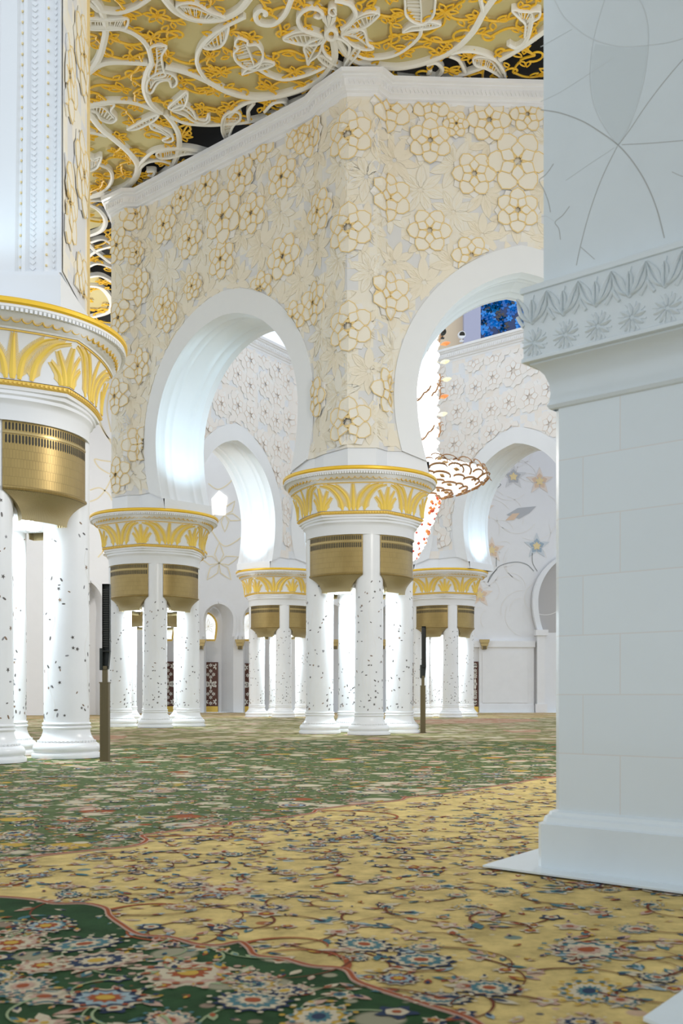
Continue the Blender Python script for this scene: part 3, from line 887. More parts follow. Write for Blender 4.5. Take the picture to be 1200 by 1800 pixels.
carved([(302, 190), (322, 182), (338, 192), (346, 205), (362, 208), (366, 198), (368, 208), (358, 214), (340, 210), (325, 200)], [(308, 190), (325, 190), (345, 208)], [(312, 187), (330, 187), (346, 203)], 6)
carved([(278, 198), (258, 205), (240, 215), (224, 225), (240, 224), (258, 216), (272, 208)], [(276, 199), (250, 212), (228, 224)], [(274, 206), (256, 216), (236, 224)], 8)
carved([(264, 214), (284, 222), (300, 232), (304, 243), (294, 247), (286, 243), (296, 238), (284, 230), (268, 224)], [(266, 216), (284, 226), (300, 238)], [(268, 222), (282, 228), (294, 238)], 6)
carved([(400, 246), (390, 228), (392, 205), (406, 194), (420, 196), (422, 207), (410, 218), (404, 232)], [(400, 243), (393, 225), (396, 203)], [(402, 240), (406, 222), (420, 205)], 11)
carved([(276, 266), (300, 259), (330, 260), (362, 268), (330, 268), (298, 275), (280, 275)], [(280, 266), (310, 261), (350, 266)], [(282, 275), (308, 272), (345, 268)], 13)
carved([(832, 100), (845, 96), (868, 102), (884, 120), (888, 143), (876, 130), (855, 118), (836, 112)], [(836, 100), (862, 104), (885, 135)], [(836, 111), (858, 118), (882, 136)], 12)
carved([(900, 14), (925, 17), (948, 16), (946, 28), (935, 36), (930, 55), (922, 62), (923, 40), (912, 28)], [(910, 18), (935, 22), (926, 58)], [(915, 28), (926, 36), (922, 60)], 9)
carved([(152, 187), (175, 182), (200, 180), (195, 192), (205, 205), (195, 213), (178, 208), (170, 196)], [(155, 188), (180, 186), (200, 205)], [(160, 196), (176, 200), (192, 210)], 8)
# the large flower above the pier and two lotus buds
carved([(498, 65), (520, 53), (550, 53), (568, 62), (560, 74), (535, 76), (515, 72)], [(500, 65), (530, 58), (566, 63)], [(510, 70), (535, 75), (560, 72)], 8, 'carved_flower_petal')
carved([(568, 62), (566, 75), (560, 92), (545, 104), (541, 110), (538, 95), (534, 82), (542, 72), (556, 66)], [(565, 64), (552, 85), (541, 106)], [(562, 64), (540, 76), (537, 95)], 7, 'carved_flower_petal')
carved([(600, 56), (612, 40), (630, 25), (650, 18), (666, 21), (655, 34), (640, 45), (620, 52)], [(604, 54), (630, 30), (662, 21)], [(612, 54), (638, 44), (655, 32)], 8, 'carved_flower_petal')
carved([(600, 58), (620, 49), (638, 50), (643, 62), (646, 74), (656, 82), (640, 84), (622, 78), (610, 68)], [(604, 58), (625, 62), (650, 80)], [(615, 52), (638, 56), (644, 72)], 8, 'carved_flower_petal')
carved([(559, 97), (566, 94), (580, 106), (595, 114), (606, 119), (598, 121), (580, 115), (566, 106)], [(562, 95), (580, 106), (602, 118)], [(564, 104), (580, 114), (598, 120)], 9, 'carved_flower_petal')
carved([(625, 80), (632, 84), (624, 98), (612, 112), (606, 119), (606, 110), (614, 96)], [(626, 82), (614, 98), (607, 116)], [(630, 86), (620, 102), (608, 117)], 8, 'carved_flower_petal')
for pts, w in (([(566, 60), (548, 55), (530, 47), (523, 32), (530, 18), (545, 11), (560, 14), (567, 22), (560, 27), (552, 24)], 6), ([(600, 48), (614, 38), (625, 22), (617, 6), (603, 0), (588, -3)], 7), ([(586, 12), (590, 20), (584, 22), (578, 18), (580, 10), (588, 8), (590, 16)], 4),
               ([(574, 62), (566, 76), (572, 92), (582, 100)], 5), ([(590, 62), (602, 66), (614, 78), (612, 92)], 5)):
    q = cpath(pts); mb = MB(); mb.band(q, w * q[0][1] / F_PX, FCE, -.16, .12, 0, crown=.04); mb.build('scroll_band', [M['scroll']], ceil, 40)
ringp = cpath([(582 + 9 * cos(a), 55 + 9 * sin(a)) for a in [k * pi / 6 for k in range(13)]], 3)
mb = MB(); mb.band(ringp, .16, FCE, -.16, .16, 0, crown=.04)
for a in (-2.2, -1.57, -.94):
    mb.plate([C2((578 + x, 40 + y)) for x, y in [(0, 6), (14 * cos(a) - 4 * sin(a), 14 * sin(a) + 4 * cos(a)), (22 * cos(a), 20 * sin(a)), (14 * cos(a) + 4 * sin(a), 14 * sin(a) - 4 * cos(a))]], FCE, -.1, .12, 0)
mb.build('carved_flower_eye', [M['scroll']], ceil, 40)
carved([(418, 64), (434, 69), (436, 76), (452, 76), (462, 92), (458, 108), (448, 118), (430, 116), (415, 104), (411, 90), (418, 82), (413, 76)], [(432, 76), (440, 95), (448, 116)], [(414, 82), (418, 100), (432, 114)], 9, 'carved_bud')
carved([(446, 114), (464, 104), (482, 109), (466, 117), (450, 120), (430, 126), (426, 127), (434, 118)], [(448, 116), (464, 110), (478, 110)], [(448, 119), (462, 116), (474, 112)], 5, 'carved_leaf')
carved([(716, -10), (760, -10), (764, 8), (760, 26), (745, 38), (728, 36), (714, 24), (712, 8)], [(738, -8), (740, 15), (740, 36)], [(716, -6), (716, 14), (730, 34)], 9, 'carved_bud')
carved([(740, 40), (756, 34), (774, 40), (758, 46), (742, 48), (722, 50), (708, 53), (722, 43)], [(742, 42), (756, 38), (770, 40)], [(742, 46), (754, 45), (766, 42)], 5, 'carved_leaf')
carved([(310, 8), (325, 2), (345, 4), (370, 18), (395, 28), (370, 34), (340, 30), (320, 20)], [(316, 8), (345, 12), (385, 28)], [(325, 18), (345, 28), (372, 33)], 10)
carved([(155, 272), (166, 276), (178, 272), (174, 286), (168, 294), (155, 298), (148, 290), (148, 278)], [(156, 274), (166, 280), (174, 276)], [(156, 296), (165, 292), (172, 286)], 6, 'carved_bud')

# amber vine tracery: stems with curls, leaves and small flowers, densely over the whole ceiling
vn = MB(); rv = random.Random(11)
def T3(pts, n): return [FCE(p[0], p[1], n) for p in pts]
VR = .052
def vleaf(c, a, s):
    pts = rot2(petal(0, 1, .24, n=4), a, c, s); vn.tube(T3(pts, .0), VR * .8, 4, 0, True)
def vflower(c, s):
    a0 = rv.random() * 6
    for k in range(6): vleaf(c, a0 + k * pi / 3, s)
def curl(c, a, sg, s):
    pts = []
    for k in range(15):
        t = k / 14; r = s * (1 - .8 * t); b = a + sg * t * 5.4
        pts.append((c[0] + s * cos(a + pi) * 0 + r * cos(b), c[1] + r * sin(b)))
    vn.tube(T3(pts, .0), VR, 4); return pts[0]
def vine(c, a, L):
    pts = []; p = c; k0 = rv.uniform(-.9, .9); n = 18
    for k in range(n):
        pts.append(p); a += k0 * L / n * cos(k * .33) * 1.6
        p = (p[0] + cos(a) * L / n, p[1] + sin(a) * L / n)
    vn.tube(T3(pts, .0), VR, 5)
    for k in (3, 6, 9, 12, 15):
        q = pts[k]; d = atan2(pts[k][1] - pts[k - 1][1], pts[k][0] - pts[k - 1][0]); sg = 1 if (k // 3) % 2 else -1
        ch = rv.random()
        if ch < .42:
            vleaf(q, d - pi / 2 + sg * .8, rv.uniform(.42, .6)); vleaf(q, d - pi / 2 + sg * .1, rv.uniform(.36, .52))
        else:
            s = rv.uniform(.28, .55); cc = (q[0] + cos(d + sg * pi / 2) * s, q[1] + sin(d + sg * pi / 2) * s)
            curl(cc, d - sg * pi / 2, sg, s)
    vflower(pts[-1], rv.uniform(.4, .52)); 
    if rv.random() < .6: vflower(pts[0], rv.uniform(.25, .35))
def stem_between(p, q):
    dx, dy = q[0] - p[0], q[1] - p[1]; k = rv.choice((-1, 1)) * rv.uniform(.18, .34)
    pts = [(p[0] + dx * t - dy * k * sin(pi * t) * (1 if t < .5 else .6), p[1] + dy * t + dx * k * sin(pi * t)) for t in [i / 10 for i in range(11)]]
    vn.tube(T3(pts, 0), VR, 5)
    m_ = pts[5]; d = atan2(pts[6][1] - pts[4][1], pts[6][0] - pts[4][0])
    vleaf(m_, d - pi / 2 + rv.choice((-.8, .8)), rv.uniform(.34, .46))
rows_ = []; y = 33.2; r_ = 0
while y < 74:
    stp = 1.3 if y < 52 else 1.8
    x = -19.0 + (stp / 2 if r_ % 2 else 0); row = []
    while x < 12.0:
        px = CX + x / y * F_PX
        if 125 < px < 975 and (y < 47 or x < -7): row.append((x + rv.uniform(-.22, .22), y + rv.uniform(-.2, .2)))
        x += stp
    rows_.append(row); y += 1.22 if y < 52 else 1.7; r_ += 1
for i, row in enumerate(rows_):
    for j, p in enumerate(row):
        q = rv.random(); a = rv.random() * 6.28
        if q < .30: vflower(p, rv.uniform(.40, .52))
        elif q < .72:
            s_ = rv.uniform(.38, .52); sg = rv.choice((-1, 1)); e = curl(p, a, sg, s_)
            vleaf(e, a - pi / 2 + sg * .3, rv.uniform(.36, .5))
            if rv.random() < .6: vleaf((p[0] + s_ * cos(a + sg * 2), p[1] + s_ * sin(a + sg * 2)), a + sg * 2 - pi / 2, .36)
        else:
            for t in (-.7, 0, .7): vleaf(p, a + t, rv.uniform(.45, .6))
            vleaf(p, a + pi - .5, .36); vleaf(p, a + pi + .5, .36)
        if j + 1 < len(row) and rv.random() < .7: stem_between(p, row[j + 1])
        if i + 1 < len(rows_) and rv.random() < .5:
            near = sorted(rows_[i + 1], key=lambda w: (w[0] - p[0]) ** 2 + (w[1] - p[1]) ** 2)
            if near and abs(near[0][0] - p[0]) < 2: stem_between(p, near[0])
v = vn.build('gold_vine_tracery', [M['vine']], ceil, 60); tag(v, kind='stuff')
# ---------------------------------------------------------------- floor and the knotted carpet
fl = MB(); fl.add([(-60, -3, -.03), (60, -3, -.03), (60, 130, -.03), (-60, 130, -.03)], [(0, 1, 2, 3)])
tag(fl.build('floor', [M['slab']]), kind='structure')
def pile(name, ground, spots, scale, fill):
    m = mat(name, ground, .95, spec=.1); t = NT(m)
    tc = t.n('ShaderNodeTexCoord')
    n = t.n('ShaderNodeTexNoise', Scale=3.0, Detail=8.0, Roughness=.7); t.l(tc.outputs['Object'], n.inputs['Vector'])
    col = t.ramp(n.outputs['Fac'], [(.3, tuple(c * .62 for c in ground)), (.62, tuple(min(1, c * 1.2) for c in ground))])
    for sc, th in scale:
        v = t.n('ShaderNodeTexVoronoi', Scale=sc, Randomness=1.0); v.feature = 'F1'
        t.l(tc.outputs['Object'], v.inputs['Vector'])
        sep = t.n('ShaderNodeSeparateColor'); t.l(v.outputs['Color'], sep.inputs['Color'])
        pick = t.ramp(sep.outputs['Red'], spots, 'CONSTANT')
        inner = t.ramp(v.outputs['Distance'], [(0, (1, 1, 1)), (th * .8, (.95, .95, .95)), (th, (0, 0, 0))])
        keep = t.ramp(sep.outputs['Green'], [(0, (fill, fill, fill)), (.8, (0, 0, 0))], 'CONSTANT')
        f = t.mix(1.0, inner, keep, 'MULTIPLY')
        col = t.mix(f, col, pick)
    t.l(col, t.b.inputs['Base Color'])
    w = t.n('ShaderNodeTexNoise', Scale=60.0, Detail=2.0); t.l(tc.outputs['Object'], w.inputs['Vector'])
    t.bump(w.outputs['Fac'], .25, .01)
    return m
CRM, PNK, RST, NVY, TEA, YEL, BRN, GRN, SKY, OLV = (.56, .48, .34), (.50, .33, .25), (.32, .085, .035), (.035, .05, .09), (.08, .18, .20), (.52, .33, .06), (.16, .05, .025), (.06, .15, .05), (.30, .38, .40), (.25, .22, .08)
GROUND_T, GROUND_G = (.60, .45, .175), (.028, .068, .026)
M['tan'] = pile('tan_carpet_pile', GROUND_T, [(0, CRM), (.35, PNK), (.55, TEA), (.68, RST), (.8, SKY), (.9, NVY)], [(2.3, .16), (5.0, .12)], .85)
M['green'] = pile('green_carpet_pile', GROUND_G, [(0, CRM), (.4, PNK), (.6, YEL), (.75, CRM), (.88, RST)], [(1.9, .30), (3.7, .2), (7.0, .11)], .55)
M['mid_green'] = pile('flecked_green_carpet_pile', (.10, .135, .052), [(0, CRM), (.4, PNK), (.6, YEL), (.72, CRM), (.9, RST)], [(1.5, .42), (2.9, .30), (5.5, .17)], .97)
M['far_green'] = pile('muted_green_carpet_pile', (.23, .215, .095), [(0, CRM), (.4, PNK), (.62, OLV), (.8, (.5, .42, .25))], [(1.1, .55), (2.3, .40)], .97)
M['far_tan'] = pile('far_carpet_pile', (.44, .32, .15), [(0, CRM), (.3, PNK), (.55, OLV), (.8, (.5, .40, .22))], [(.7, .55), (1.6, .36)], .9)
M['red_field'] = pile('red_carpet_pile', (.46, .28, .18), [(0, CRM), (.5, PNK), (.8, RST)], [(.8, .4), (1.7, .3)], .8)
def G(p): v = on_floor(p[0], p[1]); return (v.x, v.y)
FCA = lambda x, y, n: Vector((x, y, n))
cp = MB()
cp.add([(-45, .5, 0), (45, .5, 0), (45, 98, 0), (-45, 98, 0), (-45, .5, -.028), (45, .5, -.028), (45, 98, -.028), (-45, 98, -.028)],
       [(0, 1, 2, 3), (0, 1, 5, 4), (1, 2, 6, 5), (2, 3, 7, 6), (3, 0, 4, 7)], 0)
EDGE_F = [(-60, 1522), (0, 1515), (60, 1507), (150, 1497), (235, 1488), (258, 1478), (250, 1470), (290, 1464), (340, 1456), (400, 1452), (410, 1446), (470, 1441), (545, 1431), (560, 1424), (620, 1416), (700, 1408), (720, 1402), (800, 1394), (860, 1384), (900, 1378), (960, 1368), (1100, 1350), (1300, 1330)]
EDGE_N = [(-80, 1576), (0, 1578), (60, 1583), (95, 1590), (150, 1590), (185, 1598), (193, 1612), (215, 1628), (245, 1645), (300, 1650), (345, 1662), (385, 1664), (420, 1658), (437, 1668), (450, 1682), (500, 1688), (545, 1700), (605, 1706), (625, 1726), (660, 1740), (710, 1756), (760, 1772), (800, 1784), (840, 1802), (880, 1840)]
ef = [G(p) for p in EDGE_F]; en = [G(p) for p in EDGE_N]
TOP_F = [(1300, 1304), (960, 1305), (800, 1302), (620, 1300), (420, 1303), (200, 1310), (0, 1322), (-300, 1330)]
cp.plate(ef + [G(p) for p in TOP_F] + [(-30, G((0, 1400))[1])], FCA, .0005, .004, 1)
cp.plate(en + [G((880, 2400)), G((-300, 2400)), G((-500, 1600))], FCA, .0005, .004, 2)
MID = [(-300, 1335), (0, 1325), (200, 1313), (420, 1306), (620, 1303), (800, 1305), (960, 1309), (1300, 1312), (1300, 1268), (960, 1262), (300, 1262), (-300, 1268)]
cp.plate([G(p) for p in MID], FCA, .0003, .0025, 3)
cp.plate([G(p) for p in ((700, 1268), (760, 1265), (850, 1263), (930, 1264), (950, 1268), (880, 1271), (760, 1272))], FCA, .0003, .006, 4)
cp.plate([G(p) for p in ((150, 1296), (190, 1292), (225, 1294), (215, 1299), (170, 1301))], FCA, .0003, .006, 4)
cp.plate([G(p) for p in ((880, 1284), (920, 1282), (950, 1283), (950, 1287), (900, 1288))], FCA, .0003, .006, 4)
# knotted figures, all part of the carpet
MI = {n: 5 + i for i, n in enumerate(('CRM', 'PNK', 'RST', 'NVY', 'TEA', 'YEL', 'BRN', 'SKY', 'GRN', 'LEAF'))}
cmats = [M['far_tan'], M['mid_green'], M['green'], M['far_green'], M['red_field']] + [mat('wool_%s' % n, c, .95, spec=.1) for n, c in
         (('cream', CRM), ('pink', PNK), ('rust', RST), ('navy', NVY), ('teal', TEA), ('yellow', YEL), ('brown', BRN), ('sky', SKY), ('green', GRN), ('sage', (.30, .36, .20)))]
rc = random.Random(5)
def blob(c, r, n, lobes, depth, m, z, a0=0, sq=1.0, sa=0.0):
    pts = []
    for k in range(n):
        a = 2 * pi * k / n; rr = r * (1 - depth * abs(sin(lobes * (a + a0) / 2)))
        x, y = rr * cos(a), rr * sin(a) * sq
        pts.append((c[0] + x * cos(sa) - y * sin(sa), c[1] + x * sin(sa) + y * cos(sa)))
    b = len(cp.v); cp.v.append((c[0], c[1], z)); cp.uv.append((0, 0))
    for p in pts: cp.v.append((p[0], p[1], z)); cp.uv.append((0, 0))
    for k in range(n): cp.f.append([b, b + 1 + k, b + 1 + (k + 1) % n]); cp.m.append(MI[m])
PAL = [('CRM', 'NVY', 'SKY', 'RST', 'YEL'), ('CRM', 'PNK', 'CRM', 'RST', 'YEL'), ('NVY', 'CRM', 'TEA', 'CRM', 'RST'), ('CRM', 'TEA', 'CRM', 'PNK', 'RST'), ('PNK', 'CRM', 'NVY', 'CRM', 'YEL'), ('CRM', 'YEL', 'CRM', 'TEA', 'NVY')]
ZK = .005
def jig():
    global ZK
    ZK = .005 + rc.random() * .006
def palmette(c, r, fine):
    jig()
    pal = rc.choice(PAL); lob = rc.choice((9, 11, 13)); a0 = rc.random() * 6; sq = rc.uniform(.65, 1); sa = rc.random() * 3.14
    n = lob * 4 if fine else 14
    for i, (k, d) in enumerate(((1, .24), (.82, .22), (.66, .25), (.44, .35), (.2, 0))):
        blob(c, r * k, n if i < 4 else 10, lob, d, pal[i], ZK + .0012 * i, a0, sq, sa)
    if fine:
        for k in range(lob):
            a = 2 * pi * k / lob - a0
            for rr, m in ((.74, pal[3]), (1.0, pal[1])):
                x, y = r * rr * cos(a), r * rr * sin(a) * sq
                blob((c[0] + x * cos(sa) - y * sin(sa), c[1] + x * sin(sa) + y * cos(sa)), r * .07, 6, 2, 0, m, ZK + .0075)
def smallflower(c, r):
    jig()
    pal = rc.choice(PAL); a0 = rc.random() * 6
    blob(c, r, 20, 5, .5, pal[0], ZK, a0); blob(c, r * .55, 10, 5, .3, pal[3], ZK + .0015, a0); blob(c, r * .2, 6, 2, 0, pal[4], ZK + .003)
def wleaf(c, a, s, m1, m2):
    jig()
    for k, m, z in ((1, m1, ZK), (.6, m2, ZK + .0015)):
        pts = [(-.0, 0), (-.2, .3), (-.18, .62), (0, 1), (.2, .62), (.2, .3)]
        pts = rot2(pts, a, c, s * k)
        b = len(cp.v)
        for p in pts: cp.v.append((p[0], p[1], z)); cp.uv.append((0, 0))
        cp.f.append([b + i for i in range(6)]); cp.m.append(MI[m])
def stemc(c, a, L, m, w):
    jig()
    pts = []; p = c; k0 = rc.choice((-1, 1)) * rc.uniform(.8, 2.2) / L; n = 14
    for k in range(n):
        pts.append(p); a += k0 * L / n * (1 + k * .10); p = (p[0] + cos(a) * L / n, p[1] + sin(a) * L / n)
    L_ = []; R_ = []
    for i in range(n):
        q0, q1 = pts[max(i - 1, 0)], pts[min(i + 1, n - 1)]; dx, dy = q1[0] - q0[0], q1[1] - q0[1]; l = sqrt(dx * dx + dy * dy) or 1
        ww = w * (1.2 - i / n); L_.append((pts[i][0] - dy / l * ww, pts[i][1] + dx / l * ww)); R_.append((pts[i][0] + dy / l * ww, pts[i][1] - dx / l * ww))
    b = len(cp.v)
    for i in range(n):
        cp.v.append((*L_[i], ZK + .001)); cp.v.append((*R_[i], ZK + .001)); cp.uv += [(0, 0), (0, 0)]
    for i in range(n - 1): cp.f.append([b + 2 * i, b + 2 * i + 1, b + 2 * i + 3, b + 2 * i + 2]); cp.m.append(MI[m])
    return pts
def interp(edge, x):
    for (x0, y0), (x1, y1) in zip(edge, edge[1:]):
        if x0 <= x <= x1: return y0 + (y1 - y0) * (x - x0) / (x1 - x0)
    return edge[-1][1]
def field(x, y):
    """which ground colour lies at this plan point"""
    px, py = CX + x / y * F_PX, HOR + EYE / y * F_PX
    if px < 900 and py > interp(EDGE_N, max(-79, min(870, px))): return 'G'
    if py > interp(EDGE_F, max(-59, min(1290, px))): return 'T'
    return 'F'
y = 4.6; step = .44
while y < 34:
    st = step * (1 if y < 14 else 1.25 if y < 22 else 1.7)
    hw = .36 * y + 1.0; x = -hw
    while x < hw:
        c = (x + rc.uniform(-.4, .4) * st, y + rc.uniform(-.4, .4) * st); x += st
        f = field(*c); fine = c[1] < 13; q = rc.random(); dense = f != 'T'
        ms = 'BRN' if f == 'T' else 'LEAF'
        if q < (.30 if dense else .24): palmette(c, rc.uniform(.14, .30) if dense else rc.uniform(.10, .2), fine)
        else: smallflower(c, rc.uniform(.08, .15))
        if c[1] < 24:
            a = rc.random() * 6.28
            pts = stemc(c, a, rc.uniform(.4, 1.0), ms, .010)
            for k in (4, 8, 12):
                d = atan2(pts[k][1] - pts[k - 1][1], pts[k][0] - pts[k - 1][0])
                wleaf(pts[k], d - pi / 2 + rc.choice((-.7, .7)), rc.uniform(.10, .2), rc.choice(('CRM', 'SKY', 'PNK', 'TEA') if f == 'T' else ('CRM', 'LEAF', 'PNK', 'YEL')), rc.choice(('NVY', 'RST', 'TEA', 'CRM')))
            smallflower(pts[-1], rc.uniform(.05, .09))
            for k in range((5 if dense else 3) if c[1] < 14 else 2):
                e = (c[0] + rc.uniform(-.4, .4), c[1] + rc.uniform(-.4, .4)); wleaf(e, rc.random() * 6.28, rc.uniform(.06, .14), rc.choice(('CRM', 'PNK', 'TEA', 'RST')), rc.choice(('NVY', 'CRM', 'YEL')))
    y += st
for e, w in ((ef, .05), (en, .035)):                       # rust outline of the scalloped fields, with hooked leaves
    sm = smooth2(e, 5)
    cp.band(sm, w * 1.3, FCA, .003, .0125, MI['PNK']); cp.band(sm, w * .7, FCA, .003, .014, MI['RST'])
for p, a, s in (((195, 1600), 1.2, .5), ((250, 1472), .4, 1.0), ((330, 1655), 3.4, .35), ((430, 1660), 1.0, .4), ((605, 1708), 1.2, .5), ((560, 1426), .3, 1.2)):
    stemc(G(p), a, s * 2.0, 'RST', .014 * (1 + s))
for (px, py), r_, pi_, sq_ in (((330, 1712), .36, 1, .8), ((185, 1758), .27, 0, .8), ((40, 1737), .22, 3, .9), ((170, 1692), .30, 4, .6), ((75, 1700), .2, 1, .8), ((560, 1790), .26, 5, .8), ((440, 1722), .17, 4, .8), ((80, 1630), .26, 0, .6),
        ((300, 1796), .2, 3, .8), ((20, 1660), .24, 1, .7), ((500, 1745), .18, 4, .7), ((640, 1662), .26, 2, .7), ((1035, 1745), .28, 5, .7), ((1030, 1672), .30, 3, .6), ((860, 1740), .2, 2, .7), ((400, 1565), .30, 1, .7), ((740, 1690), .24, 2, .7)):
    keep_ = PAL[:]; PAL[:] = [keep_[pi_]]; palmette(G((px, py)), r_, True); PAL[:] = keep_
# the tan field between both scalloped edges
cp.plate(ef + [G((1300, 1400)), (8, 14), (10, 3), G((880, 1850))] + en[::-1], FCA, .0002, .002, len(cmats))
cmats.append(M['tan'])
co = cp.build('carpet', cmats); tag(co, 'huge hand-knotted floral carpet in tan and green covering the hall floor', 'carpet')
# ---------------------------------------------------------------- marble pier close on the right
K0 = P(970, 1440, 9.74); K0 = Vector((K0.x, K0.y, 0))
AD = Vector((.735, -.678, 0)); BD = Vector((.678, .735, 0))          # along the seen face (towards us), into depth
def FR(s, z, n): p = K0 + AD * s - BD * n; return Vector((p.x, p.y, z))  # n: out of the face
def rp_sz(x, y, n=0.0):
    q = K0 - BD * n; k = (x - CX) / F_PX
    s = (k * q.y - q.x) / (AD.x - k * AD.y); Y = q.y + AD.y * s
    return (s, gz(y, Y))
root = empty('marble_pier', (0, 0, 0)); root.location.z = .0148; tag(root, 'close-up polished marble pier with carved ledge, filling the right edge', 'pier')
LEN, DEP = 3.6, 2.2
def rp_block(mb, z0, z1, grow, ch=.07, m=0):
    """block with a chamfered near-left corner"""
    g = grow
    pl = [(-g + ch, g), (LEN, g), (LEN, -DEP), (-g - .0, -DEP), (-g, g - ch)]
    n = len(pl); vs = [FR(s, z0, q) for s, q in pl] + [FR(s, z1, q) for s, q in pl]
    fs = [(i, (i + 1) % n, n + (i + 1) % n, n + i) for i in range(n)] + [tuple(range(n, 2 * n)), tuple(range(n))]
    mb.add(vs, fs, m, [(s + .3, z0 - .001) for s, q in pl] + [(s + .3, z1) for s, q in pl])
def rp_sweep(mb, prof, ch=.07, m=0):
    pl = lambda g: [(LEN, g), (-g + ch, g), (-g, g - ch), (-g, -DEP)]
    quads(mb, [[FR(s, z, q) for s, q in pl(g)] for g, z in prof], m)
mb = MB(); rp_block(mb, .40, 4.25, 0)
mb.build('shaft', [M['tile']], root)
mb = MB(); rp_block(mb, .02, .40, .115); rp_sweep(mb, [(.115, .40), (.115, .42), (.085, .435), (.075, .48), (.05, .50), (.04, .53), (0, .545)])
mb.build('plinth', [M['slab']], root, 30)
mb = MB()
sl = [on_floor(848, 1528), on_floor(1040, 1554), on_floor(1200, 1576), Vector((3.4, 6.6, 0)), Vector((4.6, 8.6, 0)), Vector((3.2, 11.5, 0)), on_floor(985, 1486)]
mb.plate([(v.x, v.y) for v in sl], lambda x, y, n: Vector((x, y, n)), .006, .024, 0)
mb.build('floor_slab', [M['slab']], root)
led = MB()
rp_sweep(led, [(0, 4.18), (.02, 4.19), (.035, 4.22), (.02, 4.25), (.01, 4.33), (.02, 4.42), (.05, 4.50), (.10, 4.56), (.145, 4.585), (.145, 4.60), (.20, 4.605), (.20, 4.635), (.185, 4.65), (.185, 5.225), (.205, 5.23), (.21, 5.25), (.205, 5.28), (.20, 5.285), (.05, 5.29)], .0)
ledge = led.build('carved_ledge', [M['slab']], root, 25)
cv = MB(); FRL = lambda s, z, n: FR(s, z, n + .185)
p0 = rp_sz(936, 600, .185)[0]; pitch = (rp_sz(1169, 500, .185)[0] - p0) / 4
FRC = lambda s, z, n: FRL(s, z, n)
for k in range(0, 14):
    c = p0 + pitch * k; zb, zt = 4.935, 5.195; w = pitch
    for sg in (-1, 1):
        cv.band(smooth2([(c, zb), (c + .16 * sg * w, zb + .09), (c + .27 * sg * w, zb + .17), (c + .49 * sg * w, zt)], 6), .030, FRC, -.01, .012, 0, taper=lambda t: .5 + 1.0 * sin(pi * t), crown=.018)
        cv.band(smooth2([(c, zb), (c + .06 * sg * w, zb + .08), (c + .05 * sg * w, zb + .17), (c + .0 * sg * w, zt - .04)], 6), .020, FRC, -.01, .012, 0, taper=lambda t: .4 + sin(pi * t), crown=.014)
        cv.band(smooth2([(c + .06 * sg * w, zb + .02), (c + .28 * sg * w, zb + .07), (c + .42 * sg * w, zb + .14), (c + .5 * sg * w, zt)], 6), .026, FRC, -.01, .012, 0, taper=lambda t: .4 + sin(pi * t), crown=.016)
        cv.band([(c + .3 * sg * w, zb - .005), (c + .42 * sg * w, zb + .05), (c + .5 * sg * w, zb + .10)], .03, FRC, -.01, .010, 0, crown=.012)
    cv.plate([(c - .06 * w, zt), (c, zt - .07), (c + .06 * w, zt)], FRC, -.01, .012, 0)
    zf = 4.765
    for j in range(8):
        a = j * pi / 4 + .2; o = (c + .02 + .02 * cos(a), zf + .02 * sin(a))
        cv.band([o, (o[0] + .055 * cos(a), o[1] + .055 * sin(a)), (o[0] + .105 * cos(a), o[1] + .105 * sin(a))], .034, FRC, -.01, .006, 0, taper=lambda t: .3 + 1.1 * sin(pi * t), crown=.012)
        a2 = a + pi / 8
        cv.band([(o[0] + .05 * cos(a2), o[1] + .05 * sin(a2)), (o[0] + .115 * cos(a2), o[1] + .115 * sin(a2))], .014, FRC, -.01, .008, 0)
cv.build('carving', [M['slab']], ledge, 40)
up = MB(); FRU = lambda s, z, n: FR(s, z, n + .055)
rp_up = [(-.055, .055), (LEN, .055), (LEN, -DEP), (-.055, -DEP)]
n = 4; up.add([FR(s, 5.29, q) for s, q in rp_up] + [FR(s, 9.36, q) for s, q in rp_up], [(i, (i + 1) % n, n + (i + 1) % n, n + i) for i in range(n)])
upper = up.build('upper_wall', [M['slab']], root)
ln = MB()
def rp_line(pts, w, m):
    q = [rp_sz(930 + x * .2667, y * .2667, .055) for x, y in pts]
    ln.band(smooth2(q, 7), w, FRU, -.002, .002, m)
for pts, w, m in (
    ([(75, 735), (200, 755), (350, 810), (480, 890), (585, 968), (680, 1075), (770, 1220), (840, 1390), (890, 1580)], .009, 0), ([(585, 968), (660, 870), (760, 720), (880, 560), (1012, 405), (1150, 270)], .006, 0),
    ([(160, 0), (220, 110), (310, 200), (420, 270), (550, 310), (650, 320), (780, 310), (900, 295), (1012, 265), (1150, 210)], .007, 1), ([(720, 0), (765, 100), (785, 250), (770, 450), (730, 640), (660, 840), (585, 968)], .007, 1),
    ([(585, 968), (500, 860), (430, 720), (400, 560), (405, 400), (430, 240), (480, 60), (500, 0)], .006, 1), ([(610, 965), (800, 955), (1012, 938), (1150, 925)], .005, 0), ([(580, 975), (480, 1180), (400, 1400), (340, 1620), (310, 1760)], .006, 0),
    ([(560, 985), (400, 1090), (240, 1200)], .005, 1), ([(75, 680), (200, 620), (390, 500), (560, 390)], .005, 1), ([(160, 1090), (110, 1160), (65, 1200), (95, 1260), (125, 1340), (140, 1410)], .006, 0),
    ([(265, 1370), (220, 1430), (170, 1475), (195, 1520), (205, 1590)], .006, 0), ([(340, 1640), (430, 1720)], .005, 0), ([(940, 1145), (1012, 1175), (1100, 1180)], .005, 0), ([(75, 320), (180, 260), (280, 205)], .004, 1), ([(170, 1475), (120, 1440), (80, 1436)], .004, 1)):
    rp_line(pts, w, m)
